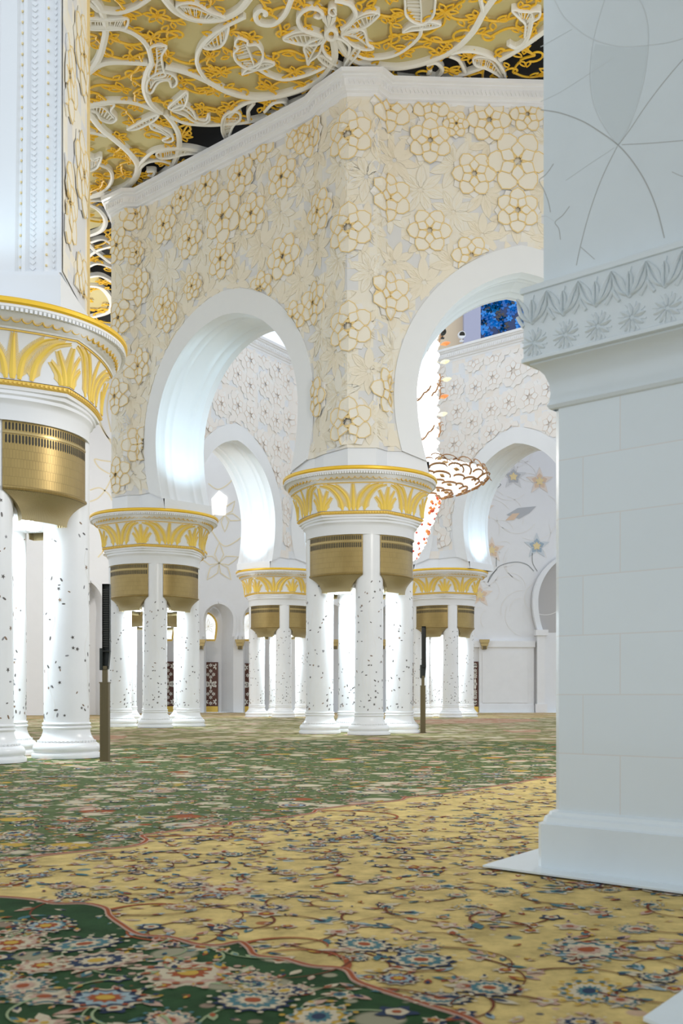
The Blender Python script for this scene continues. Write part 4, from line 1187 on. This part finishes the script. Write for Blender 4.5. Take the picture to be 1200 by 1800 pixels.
lens = [rp_sz(930 + x * .2667, y * .2667, .055) for x, y in [(585, 960), (505, 860), (435, 720), (405, 560), (410, 400), (435, 300), (550, 320), (650, 330), (775, 318), (765, 450), (725, 640), (658, 838)]]
ln.plate(lens, FRU, -.002, .0012, 2)
ln.build('inlaid_lines', [M['stem_mid'], M['stem_faint'], M['lens']], upper)
mb = MB()
b0, b1 = on_floor(1130, 1802), on_floor(1204, 1750)
mb.plate([(b0.x, b0.y), (b1.x, b1.y), (b1.x + .6, b1.y - .6), (b0.x + .4, b0.y - 1.0)], lambda x, y, n: Vector((x, y, n)), .0205, .04, 0)
tag(mb.build('marble_step', [M['slab']]), 'pale marble floor step cutting into the carpet at bottom right corner', 'step')

# ---------------------------------------------------------------- slim loudspeaker columns
def speaker(x, w, y_top, y_cut, y_post, y_base, label):
    Y = EYE * F_PX / (y_base - HOR); k = Y / F_PX; X = gx(x, Y)
    r = empty('column_loudspeaker', (X, Y, 0)); tag(r, label, 'loudspeaker', 'slim column loudspeakers')
    zt, zc, zp = gz(y_top, Y), gz(y_cut, Y), gz(y_post, Y); hw = w * k / 2
    m = MB(); m.box(-hw, hw, -hw, hw, .03, zp)
    for i in range(5): m.box(-hw * .8 + hw * .36 * i, -hw * .8 + hw * .36 * i + hw * .12, -hw - .006, -hw, .06, zp - .04)
    m.box(-hw * 1.12, hw * 1.12, -hw * 1.12, hw * 1.12, zp - .03, zp)
    m.build('post', [M['bronze_dark']], r)
    m = MB(); m.box(-hw * 1.35, hw * 1.35, -hw * 1.35, hw * 1.35, 0, .03); m.build('foot', [M['bronze_dark']], r)
    m = MB(); m.box(-hw * .55, hw * .6, -hw * .5, hw * .5, zp, zc + .1); m.build('neck', [M['bronze_dark']], r)
    m = MB(); a = hw * .42; zl = zc + (zt - zc) * .22
    o = hw * .22
    pl = [(-hw * .75 + o, zc + .02), (hw * .62 + o, zc + .02), (hw * 1.0 + o, zl), (hw * 1.0 + o, zt), (-hw * .72 + o, zt), (-hw * .72 + o, zl)]
    m.plate(pl, lambda x_, z_, n_: Vector((x_, n_, z_)), -hw * .8, hw * .8, 0)
    for i in range(26):
        z = zl + .1 + (zt - zl - .2) * i / 26; m.box(hw * -.5 + o, hw * .8 + o, -hw * .8 - .004, -hw * .8, z, z + .03, 1)
    m.box(-hw * .7 + o, hw * 1.01 + o, -hw * .82, hw * .82, zl - .012, zl + .012, 1)
    m.build('speaker_body', [M['blackmetal'], M['dark']], r)
    m = MB(); m.box(-hw * 1.15, -hw * .4, -hw * .6, hw * .6, zc, zc + (zt - zc) * .255); m.build('bracket', [M['blackmetal']], r)
    return r
speaker(184.5, 15, 1027, 1178, 1199, 1339, 'dark slim loudspeaker on a bronze post beside the nearest pillar cluster')
speaker(743, 8.6, 1101, 1192, 1205, 1288.5, 'smaller dark loudspeaker on a bronze post right of the central pillar cluster')

# ---------------------------------------------------------------- hall beyond the octagon
YF = 99.0
fw = MB()
NIC = [(384, 28.5, 1060), (165, 24, 0)]
def FW(x, z, n): return Vector((x, YF - n, z))
def niche_wall(mb, F, x0, x1, sc, W, ztop, z0, zc, zap, sh=.68):
    pr = arch_profile(W, z0, zc, zap, W * .92, 5, 12)
    for sg, e in ((-1, x0), (1, x1)):
        rows = [[F(e, 0, 0)] + [F(e, z, 0) for w, z in pr], [F(sc + sg * pr[0][0] * 1.0, 0, 0)] + [F(sc + sg * w, z, 0) for w, z in pr]]
        quads(mb, rows)
        quads(mb, [[F(sc + sg * pr[0][0], 0, 0)] + [F(sc + sg * w, z, 0) for w, z in pr], [F(sc - sh + sg * pr[0][0] * .52, 0, -2.2)] + [F(sc - sh + sg * w * .52, z - .25, -2.2) for w, z in pr]])
        rim = [(sc + sg * (w + .04), z) for w, z in pr]
        mb.band(rim, .28, F, -.05, .10, 0)
    mb.add([F(x0, pr[-1][1], 0), F(x1, pr[-1][1], 0), F(x1, ztop, 0), F(x0, ztop, 0)], [(0, 1, 2, 3)])
    mb.box(F(sc - W, 0, 0).x, F(sc + W, 0, 0).x, F(0, 0, -2.25).y, F(0, 0, -2.6).y, 0, zap)
    mb.band([(sc - W - .3, z0 - .15), (sc - W, z0 - .15)], .5, F, -.1, .22, 0); mb.band([(sc + W, z0 - .15), (sc + W + .3, z0 - .15)], .5, F, -.1, .22, 0)
xs = [gx(270, YF), gx(346, YF), gx(419, YF), gx(520, YF), gx(640, YF), gx(735, YF)]
cs = [gx(308, YF), gx(384, YF), gx(453, YF), gx(580, YF), gx(690, YF)]
for i, c in enumerate(cs): niche_wall(fw, FW, xs[i], xs[i + 1], c, 1.48, 27, 7.0, 8.6, 10.2)
fw.add([FW(xs[-1], 0, 0), FW(60, 0, 0), FW(60, 27, 0), FW(xs[-1], 27, 0)], [(0, 1, 2, 3)])
fw.add([FW(xs[0], 0, 0), FW(-30, 0, 0), FW(-30, 27, 0), FW(xs[0], 27, 0)], [(0, 1, 2, 3)])
back = fw.build('wall_back', [M['plaster']], None, 30); tag(back, kind='structure')
pn = MB()
# panelled dado right of the far cluster, with its cornice and a large arch at the end
X0, X1 = gx(841, YF), gx(937, YF)
pn.box(X0, X1, YF - .35, YF, 0, gz(1138, YF)); pn.box(X0 + .3, X1 - .6, YF - .42, YF - .35, .9, gz(1147, YF))
pn.box(X0 - .5, X1 + .1, YF - .5, YF, gz(1138, YF), gz(1127, YF)); pn.box(X0, X1, YF - .5, YF - .3, 0, .7)
pn.box(X1 + .2, X1 + .9, YF - .9, YF, 0, gz(1110, YF)); pn.box(X1 + .05, X1 + 1.2, YF - 1.05, YF, gz(1118, YF), gz(1108, YF)); pn.box(X1 + .05, X1 + 1.1, YF - 1.0, YF, 0, .8)
pn.build('dado_panel', [M['marble']], back)
ag = MB(); pr = arch_profile(3.0, 7.4, 10.2, 14.6, 2.5)
ac = gx(938, YF) + 3.3
quads(ag, [[FW(ac - w - .55, z, .12) for w, z in pr], [FW(ac - w - .5, z, .6) for w, z in pr], [FW(ac - w, z, .6) for w, z in pr], [FW(ac - w, z, -.05) for w, z in pr]])
ag.build('arch_band', [M['arch']], back, 30)
gd = MB()
gd.add([FW(ac - w, z, .02) for w, z in pr] + [FW(ac + w, z, .02) for w, z in pr[::-1]], [tuple(range(2 * len(pr)))])
gd.build('arch_recess', [mat('grey_recess', (.48, .46, .45), .6)], back)

# inlaid star flowers on the far wall
sf = MB(); bluep, greyp, orp = 0, 1, 2
def FWn(x, z, n): return Vector((x, YF - .01 - n, z))
def star_flower(px, py, s, m, a0=pi / 2):
    c = (gx(px, YF), gz(py, YF)); k = s * YF / F_PX
    for j in range(5):
        a = a0 + j * 2 * pi / 5
        sf.plate(rot2([(0, .1), (-.30, .45), (-.22, .7), (0, 1.25), (.22, .7), (.30, .45)], a - pi / 2, c, k), FWn, 0, .02, 4 if m == 3 else m + 4)
        sf.plate(rot2([(0, .1), (-.26, .42), (0, .72), (.26, .42)], a - pi / 2, c, k), FWn, 0, .03, m)
    pts = []
    for j in range(10): 
        r = .42 if j % 2 == 0 else .24; a = a0 + pi / 5 * j; pts.append((c[0] + k * r * cos(a), c[1] + k * r * sin(a)))
    sf.plate(pts, FWn, 0, .045, 3)
for px, py, s, m in ((902, 838, 19, 1), (864, 967, 19, 2), (943, 960, 19, 0), (843, 1046, 19, 2), (948, 846, 20, 2), (848, 895, 17, 2)): star_flower(px, py, s, m)
def wline(pts, w, m): sf.band(smooth2([(gx(x, YF), gz(y, YF)) for x, y in pts], 7), w, FWn, 0, .02, m)
wline([(857, 1024), (868, 1006), (880, 994), (905, 988), (925, 992), (938, 1004)], .07, 7); wline([(857, 1024), (862, 1012), (873, 1001)], .06, 7); wline([(872, 980), (872, 996)], .06, 7); wline([(935, 972), (936, 990), (944, 1004)], .06, 7)
wline([(861, 860), (872, 851), (880, 852), (872, 859), (861, 866)], .06, 7); wline([(843, 936), (848, 946), (851, 950)], .06, 7)
for pts in ([(890, 905), (910, 893), (942, 890), (930, 902), (912, 912)],): sf.plate([(gx(x, YF), gz(y, YF)) for x, y in pts], FWn, 0, .02, 1)
sf.plate([(gx(x, YF), gz(y, YF)) for x, y in [(888, 915), (900, 903), (913, 902), (903, 914)]], FWn, 0, .03, 2)
for k in range(60):                                       # very faint engraved arcs
    cx_, cz_ = gx(R.uniform(835, 960), YF), R.uniform(8, 28); r_ = R.uniform(.8, 2.4); a_ = R.random() * 6
    sf.band([(cx_ + r_ * cos(a_ + t * .16), cz_ + r_ * sin(a_ + t * .16)) for t in range(12)], .05, FWn, 0, .012, 8)
def gold_star(px, py, s, F, k, m=9, a0=pi / 2):
    c = (gx(px, k), gz(py, k)); q = s * k / F_PX
    for j in range(5):
        a = a0 + j * 2 * pi / 5
        sf.band(rot2([(0, 0), (-.22, .42), (-.12, .72), (0, 1), (.12, .72), (.22, .42)], a - pi / 2, c, q), .09, F, 0, .03, m, closed=True)
gold_star(385, 990, 36, FWn, YF); gold_star(395, 905, 30, FWn, YF, 9, -pi / 2)
wline([(420, 800), (410, 840), (385, 860), (366, 850)], .09, 9); wline([(370, 930), (395, 960), (430, 940)], .09, 9)
sf.build('flower_inlay', [mat('blue_shell', (.33, .42, .50), .4), mat('grey_shell', (.45, .46, .48), .4), mat('peach_shell', (.72, .53, .38), .4), M['softgold'],
         mat('blue_tip', (.60, .64, .67), .4), mat('grey_tip', (.66, .66, .66), .4), mat('peach_tip', (.78, .68, .60), .4), M['stem'], M['white_relief'], mat('light_gold_line', (.80, .70, .48), .5)], back)

# doors of dark wood inlaid with white flowers
wood = mat('carved_wood', (.10, .03, .015), .5)
def hall_door(i, x0, x1, y0, yb, Y):
    X0, X1, zt = gx(x0, Y), gx(x1, Y), gz(y0, Y)
    m = MB(); m.box(X0, X1, Y - .12, Y + .02, .55, zt); m.box(X0, X1, Y - .14, Y + .02, .55, .6)
    o = m.build('door_%d' % i, [wood]); tag(o, kind='structure')
    f = MB(); FD = lambda a, z, n: Vector((a, Y - .12 - n, z))
    w = X1 - X0; cx_ = (X0 + X1) / 2; h = zt - .55
    spots = [(cx_, .5, .52)] + [(cx_ + sx * w * .36, sy, .32) for sx in (-1, 1) for sy in (.9, .1, .5)] + [(cx_ + sx * w * .2, sy, .2) for sx in (-1, 1) for sy in (.72, .28)] + [(cx_, sy, .2) for sy in (.8, .2, .93, .07, .66, .34)]
    for sx, sy, r in spots:
        for k in range(6):
            pp = rot2(petal(.1, 1, .2, n=3), k * pi / 3, (sx, .55 + h * sy), r)
            if all(X0 + .05 < p[0] < X1 - .05 and .6 < p[1] < zt - .05 for p in pp): f.plate(pp, FD, 0, .02, 0)
    f.build('flower_inlay', [M['pearl']], o)
    k = MB(); k.box(X0, X1, Y - .15, Y + .02, 0, .55); k.build('kick_plate', [M['goldpaint']], o)
YD = YF + 2.15
hall_door(1, 283, 308, 1163, 1252, YD); hall_door(2, 358, 383, 1164, 1252, YD); hall_door(3, 428, 452, 1166, 1252, YD); hall_door(4, 829, 840, 1163, 1252, YF - .02); hall_door(5, 716, 729, 1165, 1252, YF - .02)
# arched windows with gilded frames above the doors
wg = mat('bright_window_glass', (.85, .88, .90), .1, emit=(.92, .97, 1), es=.7)
def hall_window(i, x, Y):
    c = gx(x, Y); prw = arch_profile(.78, 6.8, 8.2, 9.35, .62, 5, 10)
    pts = [(c - w, z) for w, z in prw] + [(c + w, z) for w, z in prw[::-1][1:]]
    m = MB(); FWi = lambda a, z, n: Vector((a, Y - n, z))
    m.band(pts, .17, FWi, 0, .12, 0, closed=True)
    o = m.build('window_%d' % i, [M['goldpaint']]); tag(o, kind='structure')
    g = MB(); g.plate(pts, FWi, 0, .03, 0)
    for k in range(5): g.band(rot2([(0, 0), (-.12, .35), (0, .7), (.12, .35)], k * 2 * pi / 5, (c, 8.1), 1), .03, FWi, .02, .05, 1, closed=True)
    g.build('pane', [wg, M['softgold']], o)
for i, x in enumerate((291, 366, 436)): hall_window(i + 1, x, YD)
# stepped brass wall lights
sc_lab = {353: 'stepped brass wall light left of the arched niche behind the left pillars', 422: 'stepped brass wall light right of the arched niche behind the left pillars',
          589: 'stepped brass wall light seen left through the central pillar cluster', 672: 'stepped brass wall light seen right through the central pillar cluster', 851: 'stepped brass wall light above the pale dado panel at far right'}
for px in (353, 422, 589, 672, 851):
    Yc_ = YF - (.55 if px == 851 else .25)
    r = empty('wall_light', (gx(px, Yc_), Yc_, gz(1133, Yc_))); tag(r, sc_lab[px], 'wall light', 'stepped brass wall lights')
    for k, (w, z0, z1) in enumerate(((.46, .14, .46), (.36, -.14, .12), (.25, -.42, -.16))):
        m = MB(); m.plate([(-w, z1), (w, z1), (w * .85, z0), (-w * .85, z0)], lambda a, z, n: Vector((a, -n, z)), -.2, .3 - .06 * k, 0); m.build('tier', [M['bronze_plain']], r)
    m = MB(); m.box(-.17, .17, -.2, .2, -.44, .3); m.build('core', [M['bronze_dark']], r)
# bright five-sided star window high on the far wall
Yp = YF - .04
m = MB(); m.plate([(gx(x, Yp), gz(y, Yp)) for x, y in [(372, 877), (385, 863), (399, 874), (396, 906), (374, 904)]], lambda a, z, n: Vector((a, Yp - n, z)), 0, .05, 0)
o = m.build('window_4', [mat('lit_star_pane', (.9, .9, .9), .3, emit=(1, .98, .95), es=1.1)]); tag(o, kind='structure')

# left-hand far wall behind the nearest pier
YL = 84.0
lw = MB(); FL_ = lambda x, z, n: Vector((x, YL - n, z))
niche_wall(lw, FL_, gx(120, YL), gx(205, YL), gx(160, YL), 1.15, 27.4, 7.2, 8.4, 10.6)
lw.add([FL_(gx(120, YL), 0, 0), FL_(-48, 0, 0), FL_(-48, 27.4, 0), FL_(gx(120, YL), 27.4, 0)], [(0, 1, 2, 3)])
lw.add([FL_(gx(205, YL), 0, 0), (gx(205, YL), YF, 0), (gx(205, YL), YF, 27.4), FL_(gx(205, YL), 27.4, 0)], [(0, 1, 2, 3)])
lo = lw.build('wall_left_far', [M['plaster']], None, 30); lo.location.z = .0148; tag(lo, kind='structure')
gl = MB()
def lline(pts, w=.10): gl.band(smooth2([(gx(x, YL), gz(y, YL)) for x, y in pts], 7), w, FL_, 0, .03, 0)
for pts in ([(197, 680), (182, 690), (172, 712), (170, 725)], [(171, 725), (180, 752), (197, 782)], [(172, 740), (186, 765), (197, 775)], [(197, 812), (180, 810), (166, 808), (174, 822), (190, 832), (197, 834)], [(158, 862), (175, 858), (190, 868), (197, 880)], [(197, 838), (186, 860), (172, 876), (158, 882)],
            [(170, 900), (180, 920), (197, 930)], [(192, 690), (188, 720), (195, 760)], [(172, 980), (190, 960)], [(160, 640), (175, 660), (180, 690)]): lline(pts)
gl.build('gold_curves', [mat('light_gold_inlay', (.78, .68, .47), .5)], lo)

# ---------------------------------------------------------------- drum of the dome with its blue window
YDm = 86.0
FDm = lambda x, z, n: Vector((x, YDm - n, z))
dm = MB()
def panel(x0, x1, m, z0=24, z1=40, n=0): dm.add([FDm(gx(x0, YDm), z0, n), FDm(gx(x1, YDm), z0, n), FDm(gx(x1, YDm), z1, n), FDm(gx(x0, YDm), z1, n)], [(0, 1, 2, 3)], m)
panel(640, 813, 0)
dm.box(gx(813, YDm), gx(842, YDm), YDm - .9, YDm, 24, 40, 1)
panel(960, 1300, 1)
dmo = dm.build('wall_drum', [mat('warm_beige_plaster', (.70, .56, .40), .7), mat('lavender_plaster', (.42, .42, .55), .6)]); tag(dmo, kind='structure')
bl = MB()
bl.add([FDm(gx(842, YDm), 24, -.05), FDm(gx(962, YDm), 24, -.05), FDm(gx(962, YDm), 40, -.05), FDm(gx(842, YDm), 40, -.05)], [(0, 1, 2, 3)], 0)
rb = random.Random(3)
for k in range(190):
    x, z = gx(rb.uniform(846, 958), YDm), rb.uniform(28.5, 36); s = rb.uniform(.28, .5); mm = rb.choice((1, 1, 2, 3))
    for j in range(6): bl.plate(rot2(petal(.1, 1, .3, n=3), j * pi / 3 + k, (x, z), s), FDm, -.04, .02, mm)
wo_ = bl.build('window_5', [mat('dark_blue_glass', (.01, .02, .06), .3, emit=(.01, .03, .12), es=.6), mat('blue_glass', (.01, .06, .25), .3, emit=(.0, .11, .40), es=.5), mat('bright_blue_glass', (.02, .12, .4), .3, emit=(.01, .22, .60), es=.55), mat('brown_glass', (.06, .05, .05), .3)])
tag(wo_, kind='structure')

# two small spotlights on top of the far wall
def spot(px, py, Y, m1, label):
    r = empty('spotlight', (gx(px, Y), Y, gz(py, Y))); tag(r, label, 'spotlight')
    m = MB(); m.tube([(0, .3, .05), (0, -.35, -.12)], .26, 14, 0); m.tube([(0, -.34, -.11), (0, -.37, -.13)], .20, 14, 1); m.build('lamp_body', [m1, M['dark']], r, 40)
    m = MB(); m.box(-.05, .05, -.05, .05, -.45, 0); m.box(-.14, .14, -.14, .14, -.5, -.45); m.build('bracket', [m1], r)
spot(777, 583, 76.6, M['blackmetal'], 'small black spotlight above the far wall beside the chandelier')
spot(811, 588, 76.6, M['plaster'], 'small white spotlight on the far wall top below the beige panel')
for px, py, rot, lab in ((341, 893, .5, 'small white floodlight lying on the left middle capital, under the arch'), (284, 889, -.1, 'grey floodlight on the left middle capital, left end below the arch')):
    Y = 53.2; r = empty('floodlight', (gx(px, Y), Y, 10.56), rot); tag(r, lab, 'floodlight')
    m = MB(); m.box(-.28, .28, -.1, .1, .05, .2); m.build('lamp_body', [M['plaster'] if px == 341 else M['stem']], r)
    m = MB(); m.box(-.1, .1, -.08, .08, 0, .05); m.build('bracket', [M['plaster']], r)

# ---------------------------------------------------------------- chandelier in the middle of the octagon
CHX, CHY = 4.13, 61.7
ch = empty('chandelier', (CHX, CHY, 0)); tag(ch, 'huge glowing crystal chandelier with gilt petal ring seen through the right arch', 'chandelier')
glow = mat('lit_crystal', (.95, .95, .95), .2, emit=(1, .98, .95), es=.95)
glow2 = mat('lit_crystal_rod', (.9, .9, .9), .2, emit=(1, .98, .95), es=.8)
gilt = mat('gilt_edge', (.34, .17, .06), .4, .3); oran = mat('amber_crystal', (.80, .30, .10), .25, emit=(.8, .25, .06), es=.35); redc = mat('red_crystal', (.65, .10, .06), .25, emit=(.6, .08, .04), es=.3)
yelc = mat('pale_yellow_crystal', (.85, .76, .5), .25, emit=(.9, .8, .5), es=.4)
st = MB()
zr = gz(803, 57.3); zs_top = gz(500, CHY)
st.lathe([(1.30, zr), (1.30, zs_top), (.3, zs_top)], 48, 0)
st.build('crystal_stem', [glow], ch, 30)
rd = MB(); n = 52
for k in range(n):                                        # stacked crystal collars give the stem its saw-tooth edge
    z = zr + (zs_top - zr) * k / n; h = (zs_top - zr) / n
    rd.lathe([(1.28, z), (1.36 + .18 * ((k * 7) % 3) / 2, z + h * .35), (1.30, z + h * .8)], 40, 0)
rd.build('crystal_collar', [glow2], ch, 30)
br = MB(); rb = random.Random(8)
for k in range(14):
    a = rb.uniform(-.6, 1.2) if k < 9 else rb.random() * 6.28; z = zr + (k % 9 + .8) * (zs_top - zr) / 10
    pts = [(1.56 * sin(a + t * .10), -1.56 * cos(a + t * .10), z + t * .16 + .06 * sin(t * 2)) for t in range(11)]
    br.tube(pts, .045, 5, 0)
    for t in range(2, 10, 2):
        p = Vector(pts[t]); br.tube([p, p + Vector((.10, 0, .16)), p + Vector((.2, -.04, .12))], .022, 4, 0)
br.build('gilt_twig', [gilt], ch)
for k, (px, py, m_) in enumerate(((783, 604, oran), (782, 636, yelc), (785, 667, yelc), (780, 697, oran), (778, 728, yelc))):
    m = MB(); c = Vector((gx(px, CHY) - CHX, 0, gz(py, CHY))); vs = []
    d = Vector((.27, 0, .07))
    pts = [c - d, c - d * .5 + Vector((0, 0, .02)), c, c + d * .6, c + d]
    for i in range(4): m.tube([pts[i], pts[i + 1]], (.03, .10, .13, .09)[i], 10, 0, r1=(.10, .13, .09, .02)[i])
    m.tube([c - d, Vector((1.3 * sin(.9), -1.3 * cos(.9), c.z - .1))], .012, 4, 0)
    m.build('crystal_leaf', [m_], ch, 50)
# ring of petals: a shallow bowl
bowl = MB(); NP = 0
bw = [(4.2, 0.0), (4.35, -.22), (4.0, -.55), (3.2, -.9), (2.2, -1.15), (1.3, -1.35)]
bowl.lathe([(r * .965, zr + z) for r, z in bw] + [(.2, zr - 1.35), (.2, zr - .1), (4.2, zr - .05)], 56)
bowl.build('crystal_bowl', [glow], ch, 40)
pt = MB(); pg = MB(); pc = MB()
for row in range(7):
    f = row / 6.0
    i = min(4, int(f * 5)); t = f * 5 - i; r = bw[i][0] + (bw[i + 1][0] - bw[i][0]) * t; z = bw[i][1] + (bw[i + 1][1] - bw[i][1]) * t
    m_ = int(26 * r / 4.3) + 2
    for k in range(m_):
        a = 2 * pi * (k + .5 * (row % 2)) / m_ + rb.uniform(-.05, .05); s = rb.uniform(.40, .60)
        dr, dz = bw[i][0] - bw[i + 1][0], bw[i][1] - bw[i + 1][1]; dl = sqrt(dr * dr + dz * dz); dr /= dl; dz /= dl
        if row == 0: dr, dz = -.3, .95
        def Fp(u, w, n_, a=a, r=r, z=z, dr=dr, dz=dz):
            b = a + u / r; q = r + w * dr + n_ * abs(dz)
            return Vector((q * sin(b), -q * cos(b), zr + z + w * dz - n_ * abs(dr)))
        arc = [(s * cos(q), s * .55 * sin(q)) for q in [pi * .05 + pi * 1.0 * j / 9 for j in range(10)]]
        arc = rot2(arc, rb.uniform(-.5, .5))
        pt.band(arc, .05, Fp, .0, .09, 0, taper=lambda t_: .5 + .8 * sin(pi * t_))
        if rb.random() < .6: pg.plate(rot2([(-.18, 0), (0, .09), (.2, 0), (0, -.09)], rb.uniform(-.4, .6)), Fp, .02, .12, 0)
pt.build('gilt_petal_rim', [gilt], ch); pg.build('amber_petal', [mat('bronze_amber', (.55, .32, .12), .3, .3)], ch)
# lower cone of crystal beads
lc = MB(); lcc = MB(); lcy = MB()
zb0, zb1 = zr - 1.5, gz(985, CHY)
lc.lathe([(1.30, zr - 1.3), (1.45, zb0), (1.25, zb0 - 1.0), (.75, zb0 - 2.2), (.35, zb0 - 3.2), (.05, zb1)], 32)
for k in range(420):
    t = rb.random(); r = 1.5 * (1 - t) ** .75 + .08; a = rb.random() * 6.28; z = zb0 + (zb1 - zb0) * t
    q = rb.random(); m_ = lcc if q < .22 else lcy if q < .35 else lc; rr_ = rb.uniform(.06, .13)
    m_.lathe([(.01, z - rr_), (rr_ * .8, z - rr_ * .5), (rr_, z), (rr_ * .7, z + rr_ * .6), (.01, z + rr_)], 7, c=(r * sin(a), -r * cos(a)))
lc.build('crystal_cone', [glow2], ch, 40); tag(lcc.build('red_crystal_beads', [redc], ch), kind='stuff'); tag(lcy.build('amber_crystal_beads', [oran], ch), kind='stuff')

# ---------------------------------------------------------------- light and camera
w = bpy.data.worlds.new('hall_air'); SC.world = w; w.use_nodes = True
bg = w.node_tree.nodes['Background']; bg.inputs['Color'].default_value = (*POW['world_col'], 1); bg.inputs['Strength'].default_value = POW['world']
def aim(o, tgt):
    d = (Vector(tgt) - o.location).normalized(); o.rotation_euler = d.to_track_quat('-Z', 'Y').to_euler()
COOL, WARM = (.56, .83, 1), (1, .86, .66)
# uplights that stand on the capitals under the arches
def uplight(loc, tgt, e, spot=70, size=.25, col=COOL):
    o = lamp('capital_uplight', 'SPOT', loc, e, col, size, spot=spot); aim(o, tgt)
uL = Vector((.735, -.678)); nL = Vector((.678, .735))
def onL(s, n, z): p = Vector(PLp[2]) + uL * s + nL * n; return Vector((p.x, p.y, z))
uplight(onL(4.2, 1.45, 10.9), onL(1.9, 1.45, 15.2), POW['up'], 90)
uplight(onL(9.6, 1.45, 10.9), onL(10.6, 1.45, 16), POW['up'] * .5, 90)
def onR(s, n, z): return Vector((1.84 + s, 43.2 + n + s * .0488, z))
uplight(onR(2.6, 1.45, 10.9), onR(1.4, 1.45, 15.5), POW['up'] * .6, 90); uplight(onR(8.2, 1.45, 10.9), onR(8.0, 1.4, 17), POW['up'] * .6, 100)
def between(a, b, t, z, off=-.25):
    A, B = Vector(CL.get(a, a)), Vector(CL.get(b, b)); p = A + (B - A) * t; u = (B - A).normalized(); p += Vector((u.y, -u.x)) * off; return Vector((p.x, p.y, z))
uplight(between('BL', 'FM', .70, 10.9), between('BL', 'FM', .86, 15), POW['up'], 90); uplight(between('BL', 'FM', .3, 10.9), between('BL', 'FM', .15, 16), POW['up'] * .5, 90)
uplight(between('FR', (17.8, 69.0), .30, 10.9), between('FR', (17.8, 69.0), .13, 15), POW['up'] * .5, 90)
uplight(between('FM', 'FR', .3, 10.9), between('FM', 'FR', .15, 15), POW['up'] * .6, 90)
uplight(Vector((-7.9, 23.6, 11.0)), Vector((-7.9, 25.5, 15)), POW['up'] * .16, 80)
# unseen low ceiling and back wall added to dim the near pier and foreground
m = MB(); m.box(-9, 9, -6, 8.9, 9.4, 9.8); tag(m.build('ceiling_light_blocker', [M['plaster']]), kind='structure')
m = MB(); m.box(-4.8, 9, -6.4, -6, -.03, 9.4); tag(m.build('wall_light_blocker', [M['plaster']]), kind='structure')
lamp('aisle_fill', 'POINT', (8.6, 25, 11.5), POW['aisle'], (1, .95, .88), 1.0)  # added fill light, hidden behind the pier, brightens arcade walls and ceiling
lamp('side_hall_fill', 'POINT', (-21, 66, 16), POW['side'], (1, .96, .92), 1.5)  # fill light added out of view to lift the left far wall
cam = bpy.data.cameras.new('camera'); co_ = bpy.data.objects.new('camera', cam); COL.objects.link(co_)
co_.location = (0, 0, EYE); co_.rotation_euler = (pi / 2, 0, 0)
cam.sensor_fit = 'VERTICAL'; cam.sensor_height = 36; cam.sensor_width = 24; cam.lens = 36 * F_PX / 1800; cam.shift_y = (HOR - 900) / 1800
cam.clip_start = .05; cam.clip_end = 500
cam.dof.use_dof = True; cam.dof.focus_distance = 42; cam.dof.aperture_fstop = 37.6 / 14
SC.camera = co_
SC.view_settings.view_transform = 'Standard'; SC.view_settings.look = 'None'; SC.view_settings.gamma = 1; SC.view_settings.use_curve_mapping = False
SC.view_settings.exposure = POW['exp']
SC.cycles.max_bounces = 8; SC.cycles.diffuse_bounces = 5; SC.cycles.use_denoising = True
